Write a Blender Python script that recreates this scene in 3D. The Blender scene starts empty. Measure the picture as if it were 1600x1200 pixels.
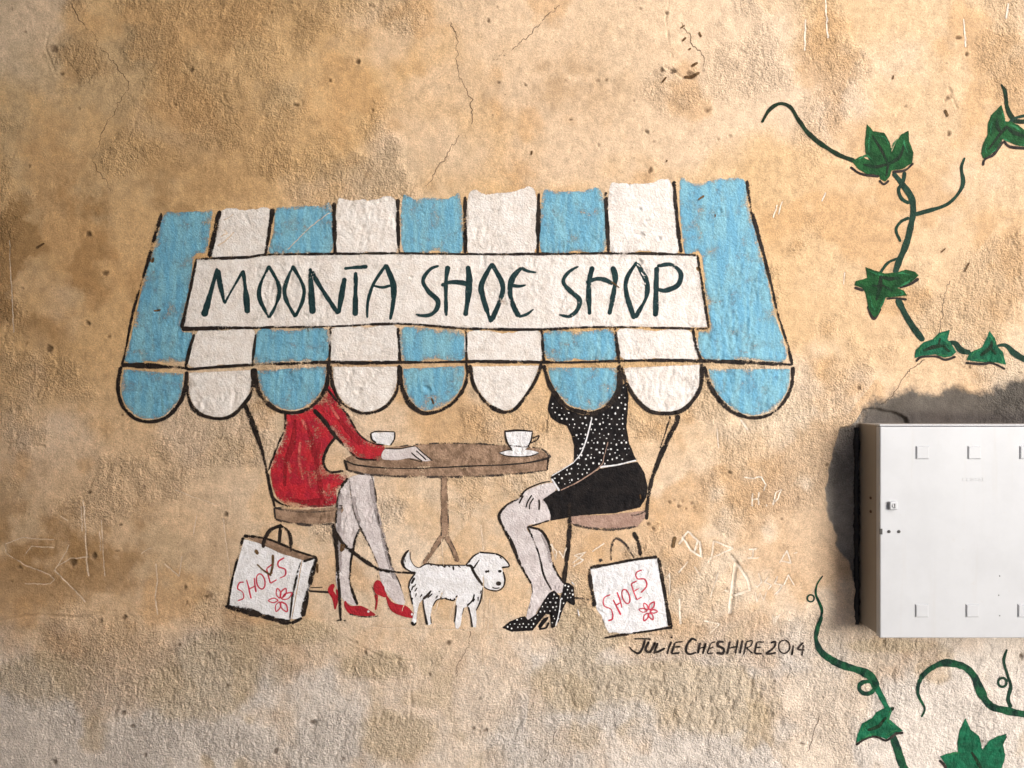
import bpy, bmesh, math, random
import numpy as np
R = math.radians
rnd = random.Random(7)

# ------------------------------------------------------------------ camera, sky, sun, exposure
S = 0.00175            # metres on the wall for one unit of the tracing grid (1600 x 1200)
D = 2.02               # camera to wall
ZC = 1.50              # camera height
scene = bpy.context.scene
cam = bpy.data.cameras.new('camera'); camo = bpy.data.objects.new('camera', cam)
scene.collection.objects.link(camo); scene.camera = camo
camo.location = (0, -D, ZC); camo.rotation_euler = (R(90), 0, 0)
cam.sensor_width = 36; cam.lens = 36*D/(1600*S); cam.clip_start = .02; cam.clip_end = 500

SUN_AZ, SUN_EL = 40, 6          # degrees right of the wall's normal, height
world = bpy.data.worlds.new('World'); scene.world = world; world.use_nodes = True
wn = world.node_tree; bg = wn.nodes['Background']
sky = wn.nodes.new('ShaderNodeTexSky'); sky.sky_type = 'NISHITA'; sky.sun_disc = False
sky.sun_elevation = R(35); sky.sun_rotation = R(180-SUN_AZ); sky.air_density = 1.0; sky.dust_density = 3.0
wn.links.new(sky.outputs[0], bg.inputs[0]); bg.inputs[1].default_value = 0.085
sun = bpy.data.lights.new('sun', 'SUN'); sun.energy = 1.5; sun.angle = R(26); sun.color = (1, .985, .965)
suno = bpy.data.objects.new('sun', sun); scene.collection.objects.link(suno)
suno.location = (4, -4, 4)
suno.rotation_euler = (R(90-SUN_EL), 0, R(SUN_AZ))
scene.view_settings.view_transform = 'Standard'; scene.view_settings.look = 'None'
scene.view_settings.exposure = 1.38; scene.view_settings.gamma = 1
scene.cycles.transparent_max_bounces = 16; scene.cycles.max_bounces = 5; scene.cycles.diffuse_bounces = 3; scene.cycles.glossy_bounces = 2

# ------------------------------------------------------------------ helpers
def W(u, v): return ((u-800)*S, ZC-(v-600)*S)
def link(o, parent=None):
    scene.collection.objects.link(o)
    if parent is not None:
        o.parent = parent
    return o
def wpos(o):
    p = np.zeros(3)
    while o is not None:
        p += np.array(o.location); o = o.parent
    return p
def tag(o, label=None, cat=None, group=None, kind=None):
    if label: o['label'] = label
    if cat: o['category'] = cat
    if group: o['group'] = group
    if kind: o['kind'] = kind
    return o
def thing(name, u, v, label, cat, group=None):
    o = bpy.data.objects.new(name, None); o.empty_display_size = .05
    x, z = W(u, v); o.location = (x, 0, z); link(o)
    return tag(o, label, cat, group)
def mesh_obj(name, verts, faces, mat, parent=None, attrs=None, smooth=True):
    v = np.asarray(verts, dtype=np.float64)
    if parent is not None: v = v - wpos(parent)
    me = bpy.data.meshes.new(name)
    if isinstance(faces, np.ndarray):
        n, k = faces.shape
        me.vertices.add(len(v)); me.vertices.foreach_set('co', v.astype(np.float32).ravel())
        me.loops.add(n*k); me.loops.foreach_set('vertex_index', faces.astype(np.int32).ravel())
        me.polygons.add(n); me.polygons.foreach_set('loop_start', np.arange(0, n*k, k, dtype=np.int32))
        me.update(calc_edges=True)
    else:
        me.from_pydata(v.tolist(), [], faces)
    if attrs:
        for nm, (ty, data) in attrs.items():
            a = me.attributes.new(nm, ty, 'POINT')
            if ty == 'FLOAT': a.data.foreach_set('value', np.asarray(data, np.float32).ravel())
            else: a.data.foreach_set('color', np.asarray(data, np.float32).ravel())
    if smooth: me.polygons.foreach_set('use_smooth', np.ones(len(me.polygons), bool))
    me.validate(); me.materials.append(mat)
    return link(bpy.data.objects.new(name, me), parent)

def lattice(u, v, cell, seed):
    r = np.random.RandomState(seed).rand(257, 257)
    a = u/cell+1000; b = v/cell+1000
    ia = np.floor(a).astype(int); ib = np.floor(b).astype(int)
    fa = a-ia; fb = b-ib; fa = fa*fa*fa*(fa*(fa*6-15)+10); fb = fb*fb*fb*(fb*(fb*6-15)+10)
    ia %= 256; ib %= 256
    return (r[ia, ib]*(1-fa)*(1-fb)+r[ia+1, ib]*fa*(1-fb)+r[ia, ib+1]*(1-fa)*fb+r[ia+1, ib+1]*fa*fb)
def fbm(u, v, cell, seed, octv=4, rough=.5):
    s = 0; a = 1; t = 0
    for k in range(octv):
        c = cell/2**k; th = .6*k+.3
        s = s+a*lattice(u*math.cos(th)-v*math.sin(th), u*math.sin(th)+v*math.cos(th), c, seed+k*17); t += a; a *= rough
    return s/t
def sstep(a, b, x):
    t = np.clip((x-a)/(b-a), 0, 1); return t*t*(3-2*t)

def seg_dist(P, pts):
    d = np.full(len(P), 1e9)
    for (a, b) in zip(pts[:-1], pts[1:]):
        a = np.array(a, float); b = np.array(b, float); ab = b-a; L = (ab*ab).sum()+1e-12
        t = np.clip(((P-a)@ab)/L, 0, 1)
        q = P-(a+t[:, None]*ab); d = np.minimum(d, (q*q).sum(1))
    return np.sqrt(d)
def inside(P, poly):
    c = np.zeros(len(P), bool); n = len(poly)
    for i in range(n):
        x1, y1 = poly[i]; x2, y2 = poly[(i+1) % n]
        if y1 == y2: continue
        k = ((y1 > P[:, 1]) != (y2 > P[:, 1])) & (P[:, 0] < (x2-x1)*(P[:, 1]-y1)/(y2-y1)+x1)
        c ^= k
    return c
def sdf(P, poly):
    d = seg_dist(P, list(poly)+[poly[0]])
    return np.where(inside(P, poly), d, -d)
def spline(pts, closed=False, step=1.3):
    """Catmull-Rom through pts; extra columns (widths) ride along"""
    p = np.array(pts, float); n = len(p)
    if n < 3 and not closed:
        L = np.hypot(*(p[1]-p[0])[:2]); k = max(2, int(L/step))
        return p[0]+(p[1]-p[0])*np.linspace(0, 1, k+1)[:, None]
    out = []
    m = n if closed else n-1
    for i in range(m):
        p1 = p[i]; p2 = p[(i+1) % n]
        p0 = p[i-1] if (i > 0 or closed) else 2*p1-p2
        p3 = p[(i+2) % n] if (i+2 < n or closed) else 2*p2-p1
        k = max(2, int(np.hypot(*(p2-p1)[:2])/step))
        t = np.linspace(0, 1, k, endpoint=False)[:, None]
        out.append(.5*((2*p1)+(-p0+p2)*t+(2*p0-5*p1+4*p2-p3)*t*t+(-p0+3*p1-3*p2+p3)*t**3))
    if not closed: out.append(p[-1:])
    return np.vstack(out)

# ------------------------------------------------------------------ the plaster's relief
PITS = [(82,77,9),(97,115,5),(272,163,6),(299,108,6),(462,164,7),(515,126,6),(559,96,6),(582,172,6),(583,8,5),(777,12,4),
 (560,97,5),(578,8,5),(763,33,6),(820,132,5),(1010,206,6),(1015,267,6),(935,228,6),(933,127,4),(830,238,4),(1105,174,8),(1122,218,5),
 (1140,213,4),(165,427,8),(137,505,7),(170,527,6),(41,537,5),(76,545,9),(138,366,7),(60,588,4),(667,608,9),(560,610,8),(675,627,5),
 (1342,606,5),(1292,727,6),(1140,738,6),(1192,818,4),(1046,786,5),(1053,782,4),(1060,792,5),(1066,784,4),(1072,796,5),(1080,786,5),(1084,793,4),(1012,820,5),(1020,826,6),(1027,820,4),(1016,832,4),(352,804,6),(141,770,6),
 (208,752,4),(112,879,10),(148,868,7),(30,887,6),(325,931,9),(292,940,6),(290,917,5),(195,966,7),(158,970,5),(115,1022,5),(280,1008,5),
 (193,1112,8),(208,1133,8),(355,1072,9),(488,1128,8),(430,1175,7),(536,1185,6),(610,1122,6),(227,1178,6),(85,1190,8),(750,1092,5),
 (700,1005,7),(760,1140,7),(740,1137,5),(571,1018,6),(558,1003,5),(1252,1163,6),(1210,1064,5),(1480,155,8),(1482,210,7),(1497,60,7),
 (1510,85,6),(1595,1025,8),(983,290,4),(1000,327,6),(1010,345,7),(1000,367,8),(1030,372,6),(1000,410,7),(1008,425,8),(1005,445,6),(990,460,5),
 (1090,420,5),(1125,330,5),(245,485,6),(236,408,6),(275,450,3),(1185,520,4),(1035,110,8),(1078,118,9),(1052,112,7),(1040,20,6)]
CRACKS = [
 [(110,5),(122,28),(140,48),(160,78),(180,100),(203,133),(200,142),(187,155),(178,180),(165,195),(155,225),(145,250),(160,275),(172,295)],
 [(705,35),(713,60),(714,100),(716,120),(730,140),(738,160),(737,195)],[(716,212),(700,238),(685,262),(665,290)],
 [(877,5),(850,32),(825,55),(800,78),(770,95)],
 [(625,405),(624,418),(630,430),(618,450)],[(604,470),(570,480),(560,495),(540,515),(520,538),(522,552),(532,575),(540,590)],
 [(1482,440),(1476,470),(1465,525)],[(1445,562),(1420,580),(1405,600),(1395,618),(1375,632)],
 [(1065,35),(1085,70),(1102,100)],[(735,985),(733,1010),(715,1040),(712,1062)],[(1262,1175),(1270,1150),(1280,1118)],[(870,1140),(858,1165),(850,1195)]]
LEDGES = [[(60,1050),(95,1030),(140,1040)],[(400,1120),(415,1100),(450,1112)],[(455,1112),(475,1090),(500,1075),(508,1070)],[(150,1136),(185,1108),(215,1085),(214,1070)],[(235,1137),(262,1112),(290,1095)],
 [(350,1160),(380,1180),(400,1195)],[(0,690),(30,695),(70,697)],[(172,675),(195,660),(205,655)],[(280,694),(315,690),(352,686)],[(295,700),(292,725),(282,735),(282,745)],[(1045,0),(1040,30),(1045,70),(1050,90)],
 [(1060,120),(1078,124),(1100,112)],[(1038,105),(1052,112),(1066,122)],[(1595,400),(1590,430),(1598,455)],[(1597,350),(1580,370),(1590,395)],[(1480,130),(1485,150),(1495,170)],[(380,990),(420,985),(455,980)],[(545,1000),(575,1015),(600,1030),(645,1032)],
 [(645,1040),(642,1080),(640,1130)],[(0,970),(60,960),(120,965),(180,955)],[(640,300),(665,275),(700,245)],[(85,110),(70,75),(78,40)],[(88,118),(110,118),(125,110)],[(980,1062),(1035,1068),(1090,1055)],[(1190,1058),(1230,1060),(1258,1056)],[(1005,1170),(1010,1150),(1030,1140)],
 [(930,1000),(945,960),(930,950)],[(940,1050),(915,1030),(925,1000)]]
SCR = [  # pale scratched marks: (points, width)
 ([(15,375),(18,440),(22,520)],1.6),([(10,865),(8,850),(35,840),(85,843)],1.6),([(10,865),(45,885),(78,897),(86,905),(80,912),(40,912)],1.5),
 ([(38,868),(50,853),(85,855)],1.3),([(85,893),(105,860),(108,850)],1.5),([(86,890),(120,925),(135,940)],2),([(90,885),(110,872),(140,870)],1.6),
 ([(131,780),(134,820),(137,880),(140,900)],2.2),([(128,790),(130,830)],1.4),([(160,812),(162,860),(164,900)],1.6),([(157,830),(158,860)],1.4),
 ([(308,805),(303,835)],1.7),([(221,865),(238,855)],1.4),([(258,880),(280,900),(285,868)],2.2),([(245,880),(247,905),(243,930),(247,960)],2),
 ([(350,808),(352,830),(357,870),(360,900)],2.2),([(275,765),(300,775),(338,788)],1.5),([(95,805),(108,813)],1.2),
 ([(580,978),(650,982),(740,984),(790,984)],1.8),([(755,900),(757,985)],2),([(765,935),(762,990)],2.2),([(770,950),(772,985)],1.6),
 ([(690,842),(693,885)],1.6),([(680,955),(692,925)],1.7),([(703,965),(715,930)],1.6),([(752,820),(756,860)],2.5),([(640,925),(628,955)],1.2),
 ([(860,850),(870,862),(868,875),(862,850)],1.6),([(873,860),(880,872),(885,855)],1.6),([(895,880),(915,862),(897,868),(912,875),(895,885)],1.8),
 ([(925,862),(945,848)],1.6),([(1163,745),(1175,748),(1190,745),(1197,757),(1192,767)],1.6),
 ([(1175,770),(1175,792)],1.8),([(1185,768),(1185,790)],1.8),([(1175,780),(1185,779)],1.6),([(1208,790),(1212,770),(1221,765),(1215,780),(1208,786)],1.8),([(1197,787),(1198,792)],1.8),
 ([(1060,850),(1075,830),(1090,845),(1085,862)],2.4),([(1066,838),(1080,860),(1096,870),(1093,845)],2.4),([(1115,845),(1112,870),(1105,880)],2.2),([(1113,845),(1145,856),(1112,872)],2.0),
 ([(1170,858),(1183,857),(1177,858),(1176,870),(1168,872),(1186,871)],1.6),([(1218,880),(1230,860),(1236,880),(1220,876)],1.8),([(1240,865),(1246,863)],1.4),
 ([(1142,868),(1155,885),(1168,905),(1172,922),(1145,932)],3.0),([(1150,880),(1145,920),(1140,960)],5.0),([(1132,922),(1140,925)],2.2),
 ([(1185,895),(1190,910),(1184,918),(1178,912)],1.6),([(1200,900),(1195,910),(1205,915),(1200,922)],1.6),([(1215,900),(1210,912),(1222,915),(1213,930)],1.6),([(1225,915),(1232,898),(1242,915)],1.6),
 ([(1180,925),(1183,940),(1188,926),(1194,938),(1198,925)],1.5),([(1210,930),(1220,920)],1.4),([(1207,960),(1210,975),(1220,960),(1211,966),(1218,978)],1.6),
 ([(1060,895),(1075,877)],1.8),([(1085,885),(1095,900)],1.8),([(1040,905),(1047,895),(1046,930)],1.5),([(1062,935),(1063,975)],2.6),([(1110,935),(1125,885)],1.3),
 ([(1100,970),(1125,975),(1108,990)],2.5),([(1290,300),(1284,315)],1.6),([(1215,320),(1208,340)],1.6),([(1222,315),(1216,335)],1.4),
 ([(340,385),(355,375),(367,362)],2),([(345,370),(356,365),(350,358)],1.6),([(350,345),(365,335)],1.5),
 ([(450,390),(485,355),(515,332)],1.4),([(1258,30),(1257,80)],2),([(1290,0),(1293,60)],2),([(1505,30),(1508,75)],2),([(1575,5),(1571,30)],2),
 ([(755,1010),(754,1040)],1.8),([(700,1062),(745,1052)],1.6),([(1320,425),(1319,445)],1.2),([(1123,700),(1120,670)],1.5),([(1157,655),(1169,672)],2.4)]
HOLE = [(1350,640),(1335,657),(1326,664),(1312,667),(1309,678),(1307,690),(1297,722),(1293,745),(1289,765),(1290,780),(1292,802),(1300,822),
        (1306,836),(1307,852),(1315,866),(1327,877),(1333,895),(1335,910),(1336,940),(1340,976),(1420,976),(1420,650),(1375,640)]
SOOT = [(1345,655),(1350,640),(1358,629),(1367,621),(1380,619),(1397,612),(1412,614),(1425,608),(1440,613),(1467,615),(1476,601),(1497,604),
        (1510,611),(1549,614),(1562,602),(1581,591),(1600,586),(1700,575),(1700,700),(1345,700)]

STEP = 1.75; U0, V0, NU, NV = -70., -70., 997, 766
def sand(u, v):
    """where the skim has come away and the sandy coat shows"""
    g = lambda a, b, ra, rb: np.exp(-(((u-a)/ra)**2+((v-b)/rb)**2))
    m = g(905,985,42,48)+g(890,1070,70,50)+g(470,985,75,22)+g(590,1040,70,26)+g(350,1030,60,45)+g(1060,1060,110,30)+g(1400,1010,90,14)+g(1120,1110,120,50)+g(620,1150,70,50)+g(60,1060,90,50)+g(300,1080,90,60)+.7*g(960,1000,22,14)
    return sstep(.34, .74, m*(.55+.9*fbm(u, v, 34, 617, 4, .62)))
def relief(u, v):
    """height of the plaster towards the room, in millimetres"""
    q = np.stack([u, v], 1)
    wu = u+14*(fbm(u, v, 60, 5, 3)-.5); wv = v+14*(fbm(u, v, 60, 9, 3)-.5)
    h = 8*(fbm(u, v, 420, 11, 2)-.5)+5.5*(fbm(wu, wv, 120, 21, 4, .55)-.5)
    low = sstep(930, 1080, v+120*(fbm(u, v, 170, 33, 3)-.5))
    low = np.maximum(low, .0)
    scar = sand(u, v)
    rough = .42+.75*low+1.25*sstep(.47, .66, fbm(u, v, 150, 41, 4, .6))+1.3*scar
    h = h+(.7+rough)*1.5*(fbm(wu*1.0, wv*.8, 34, 51, 4, .62)-.5)
    gr = fbm(wu*1.5+wv*.5, wv*.62-wu*.2, 13, 61, 3, .6)
    h = h-rough*1.1*sstep(.60, .74, gr)+rough*.5*sstep(.34, .2, gr)
    h = h+(rough-.2)*1.4*(fbm(u*1.25, v*.8, 6.5, 71, 2, .65)-.5)
    # flaked skim coat: shallow terraces low on the wall
    t = fbm(wu, wv, 150, 81, 4, .6)
    h = h+low*1.3*sstep(.49, .52, t+.05*(fbm(u, v, 14, 87, 3, .6)-.5))+.6*(1-low)*sstep(.56, .60, fbm(wu, wv, 190, 91, 4, .6))
    h = h-1.1*scar
    dirt = np.zeros_like(h)
    rs = np.random.RandomState(3)
    pits = list(PITS)
    for k in range(330):
        pits.append((rs.uniform(-60, 1660), rs.uniform(-60, 1260), 1.4+3.6*rs.rand()**3))
    for (pu, pv, r) in pits:
        m = (np.abs(u-pu) < 3*r) & (np.abs(v-pv) < 3*r)
        if not m.any(): continue
        uu = u[m]-pu; vv = v[m]-pv; a = rs.uniform(0, 3.14); e = rs.uniform(.55, 1)
        x = uu*math.cos(a)+vv*math.sin(a); y = (-uu*math.sin(a)+vv*math.cos(a))/e
        d = np.hypot(x, y)/r+1.3*(fbm(u[m], v[m], 6, int(pu) % 99+100, 3, .6)-.5)
        h[m] += -min(r*.5, 3.6)*(1-sstep(.2, .8, d))+.9*np.exp(-((d-1)/.35)**2)*min(r/6, 1)
        dirt[m] = np.maximum(dirt[m], (1-sstep(.15, .9, d))*(.95 if r > 4 else .45))
    for pts in LEDGES:
        p = np.array(pts); m = (u > p[:, 0].min()-26) & (u < p[:, 0].max()+26) & (v > p[:, 1].min()-26) & (v < p[:, 1].max()+26)
        if m.any():
            e = seg_dist(q[m], pts)+6*(fbm(u[m], v[m], 12, 93, 3, .6)-.5)
            h[m] += 1.5*np.exp(-np.clip(e-1.5, 0, 99)/9)*sstep(-.5, 1.5, e)-1.8*np.exp(-(e/1.6)**2)
    for kk in range(420):      # trowel nicks and drags
        cu_, cv_ = rs.uniform(-60, 1660), rs.uniform(-60, 1260); L = rs.uniform(3, 15); a = rs.normal(1.05, .5); w = rs.uniform(1.2, 2.3)
        m = (np.abs(u-cu_) < L+6) & (np.abs(v-cv_) < L+6)
        if m.any(): h[m] -= rs.uniform(-.8, 1.3)*w*.6*np.exp(-(seg_dist(q[m], [(cu_-L/2*math.cos(a), cv_+L/2*math.sin(a)), (cu_+L/2*math.cos(a), cv_-L/2*math.sin(a))])/w)**2)
    for pts, w in SCR:
        w = max(w, 1.8)
        p = np.array(pts); m = (u > p[:, 0].min()-9) & (u < p[:, 0].max()+9) & (v > p[:, 1].min()-9) & (v < p[:, 1].max()+9)
        if m.any(): h[m] -= (1.2 if pts[0][0] > 1000 else .6)*w*np.exp(-(seg_dist(q[m], pts)/(w*.65))**2)
    m = (u > 1270) & (v > 620) & (v < 1000)
    sd = sdf(q[m], HOLE)+9*(fbm(u[m], v[m], 22, 131, 3, .6)-.5)
    h[m] -= 9*sstep(-.8, 2.2, sd)
    hole = np.zeros_like(h); hole[m] = sd
    return h, dirt, low, hole, rough

gu = U0+STEP*np.arange(NU); gv = V0+STEP*np.arange(NV)
ou = np.concatenate([np.linspace(-1500, U0-20, 24), gu, np.linspace(U0+STEP*NU+20, 3600, 30)])
ov = np.concatenate([np.linspace(-520, V0-20, 12), gv, np.linspace(V0+STEP*NV+20, 600+ZC/S+12, 14)])
GU, GV = np.meshgrid(ou, ov); fu, fv = GU.ravel(), GV.ravel()
Hh, dirt, low, hole, roughv = relief(fu, fv)
Hgrid = Hh.reshape(GU.shape)[12:12+NV, 24:24+NU]
Dgrid = dirt.reshape(GU.shape)[12:12+NV, 24:24+NU]; Sgrid = sand(fu, fv).reshape(GU.shape)[12:12+NV, 24:24+NU]
def height(u, v, Hgrid=Hgrid):
    a = np.clip((np.asarray(u, float)-U0)/STEP, 0, NU-1.001); b = np.clip((np.asarray(v, float)-V0)/STEP, 0, NV-1.001)
    ia = a.astype(int); ib = b.astype(int); fa = a-ia; fb = b-ib
    return (Hgrid[ib, ia]*(1-fa)*(1-fb)+Hgrid[ib, ia+1]*fa*(1-fb)+Hgrid[ib+1, ia]*(1-fa)*fb+Hgrid[ib+1, ia+1]*fa*fb)
def surf(u, v, off):
    u = np.asarray(u, float); v = np.asarray(v, float)
    return np.stack([(u-800)*S, -(height(u, v)+off)*.001, ZC-(v-600)*S], 1)

# ------------------------------------------------------------------ materials
def N(nt, ty, **kw):
    n = nt.nodes.new(ty)
    for k, v in kw.items(): setattr(n, k, v)
    return n
def math_n(nt, op, a, b=None, c=None, clamp=False):
    n = N(nt, 'ShaderNodeMath', operation=op, use_clamp=clamp)
    for i, x in enumerate((a, b, c)):
        if x is None: continue
        if isinstance(x, (int, float)): n.inputs[i].default_value = x
        else: nt.links.new(x, n.inputs[i])
    return n.outputs[0]
def noise(nt, pos, scale, detail=4, rough=.55, dist=0.):
    n = N(nt, 'ShaderNodeTexNoise'); n.inputs['Scale'].default_value = scale; n.inputs['Detail'].default_value = detail
    n.inputs['Roughness'].default_value = rough; n.inputs['Distortion'].default_value = dist
    nt.links.new(pos, n.inputs['Vector']); return n.outputs[0]
def mapr(nt, x, a, b, c=0., d=1., smooth=True):
    n = N(nt, 'ShaderNodeMapRange'); n.interpolation_type = 'SMOOTHSTEP' if smooth else 'LINEAR'
    nt.links.new(x, n.inputs[0])
    for i, q in enumerate((a, b, c, d)): n.inputs[i+1].default_value = q
    return n.outputs[0]
def mixc(nt, f, a, b, mode='MIX'):
    n = N(nt, 'ShaderNodeMix', data_type='RGBA', blend_type=mode)
    for sock, x in ((n.inputs[0], f), (n.inputs[6], a), (n.inputs[7], b)):
        if isinstance(x, (int, float)): sock.default_value = x
        elif isinstance(x, tuple): sock.default_value = (*x, 1)
        else: nt.links.new(x, sock)
    return n.outputs[2]
def new_mat(name):
    m = bpy.data.materials.new(name); m.use_nodes = True; nt = m.node_tree
    b = nt.nodes['Principled BSDF']; pos = N(nt, 'ShaderNodeNewGeometry').outputs['Position']
    return m, nt, b, pos
def grit(nt, pos, bsdf, strength, dist=.0012, coarse=False):
    a = noise(nt, pos, 210, 3, .7); c = noise(nt, pos, 105, 3, .66, .3)
    hgt = math_n(nt, 'ADD', math_n(nt, 'MULTIPLY', a, .8), c)
    bp = N(nt, 'ShaderNodeBump'); bp.inputs['Strength'].default_value = strength; bp.inputs['Distance'].default_value = dist
    if coarse:
        at = N(nt, 'ShaderNodeAttribute', attribute_name='coarse').outputs['Fac']
        hgt = math_n(nt, 'MULTIPLY', hgt, mapr(nt, at, .4, 2.2, .16, 1.35, False))
    nt.links.new(hgt, bp.inputs['Height']); nt.links.new(bp.outputs[0], bsdf.inputs['Normal'])

def plaster_mat():
    m, nt, b, pos = new_mat('plaster')
    at = N(nt, 'ShaderNodeAttribute', attribute_name='tone').outputs['Color']
    n1 = mapr(nt, noise(nt, pos, 34, 4, .7), .3, .7, .78, 1.18, False)
    n2 = mapr(nt, noise(nt, pos, 330, 2, .8), .3, .7, .72, 1.24, False)
    k = math_n(nt, 'MULTIPLY', n1, n2)
    kc = N(nt, 'ShaderNodeCombineColor')
    for i in range(3): nt.links.new(k, kc.inputs[i])
    col = mixc(nt, 1., at, kc.outputs[0], 'MULTIPLY')
    sp = mapr(nt, noise(nt, pos, 105, 3, .5), .69, .76)
    col = mixc(nt, math_n(nt, 'MULTIPLY', sp, .55), col, (.13, .08, .04))
    lt = mapr(nt, noise(nt, pos, 75, 4, .7), .66, .76)
    col = mixc(nt, math_n(nt, 'MULTIPLY', lt, .3), col, (.72, .6, .45))
    nt.links.new(col, b.inputs['Base Color']); b.inputs['Roughness'].default_value = .88
    b.inputs['Specular IOR Level'].default_value = .25
    grit(nt, pos, b, 1., .0062, True); return m

def paint(name, col, col2=None, amp=3.0, soft=.6, wear=.70, edge=.0, edgew=8., rough=.62, vary=.18, spec=.3, streak=False, bump=.6, dry=.07, grain=.22):
    """brush paint lying on the plaster; 'sd' is the distance in mm to the brush edge"""
    m, nt, b, pos = new_mat(name)
    sd = N(nt, 'ShaderNodeAttribute', attribute_name='sd').outputs['Fac']
    ne = noise(nt, pos, 110, 3, .7)
    e = math_n(nt, 'ADD', sd, math_n(nt, 'MULTIPLY', math_n(nt, 'SUBTRACT', ne, .58), amp*2.4))
    a1 = mapr(nt, e, -soft, soft)
    nw = noise(nt, pos, 21, 5, .74, .3)
    near = mapr(nt, sd, 0., edgew, edge, 0., False)
    ng = noise(nt, pos, 330, 2, .6)
    nn = math_n(nt, 'ADD', math_n(nt, 'ADD', nw, near), math_n(nt, 'MULTIPLY', math_n(nt, 'SUBTRACT', ng, .5), grain))
    w = mapr(nt, nn, wear, wear+dry)
    alpha = math_n(nt, 'MULTIPLY', a1, math_n(nt, 'SUBTRACT', 1., w), clamp=True)
    if streak:
        mp = N(nt, 'ShaderNodeMapping'); mp.inputs['Scale'].default_value = (60, 60, 9); nt.links.new(pos, mp.inputs[0])
        nb = noise(nt, mp.outputs[0], 1., 4, .6)
    else: nb = noise(nt, pos, 30, 3, .65)
    c2 = col2 or tuple(c*(1-vary*1.6) for c in col)
    c = mixc(nt, mapr(nt, nb, .38, .62), col, c2)
    nf = mapr(nt, noise(nt, pos, 210, 3, .6), .3, .7, 1-vary*.6, 1+vary*.4, False)
    kc = N(nt, 'ShaderNodeCombineColor')
    for i in range(3): nt.links.new(nf, kc.inputs[i])
    c = mixc(nt, 1., c, kc.outputs[0], 'MULTIPLY')
    nt.links.new(c, b.inputs['Base Color']); b.inputs['Roughness'].default_value = rough
    b.inputs['Specular IOR Level'].default_value = spec
    grit(nt, pos, b, bump, .0036)
    tr = N(nt, 'ShaderNodeBsdfTransparent'); mx = N(nt, 'ShaderNodeMixShader')
    nt.links.new(alpha, mx.inputs[0]); nt.links.new(tr.outputs[0], mx.inputs[1]); nt.links.new(b.outputs[0], mx.inputs[2])
    nt.links.new(mx.outputs[0], nt.nodes['Material Output'].inputs['Surface']); return m

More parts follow.
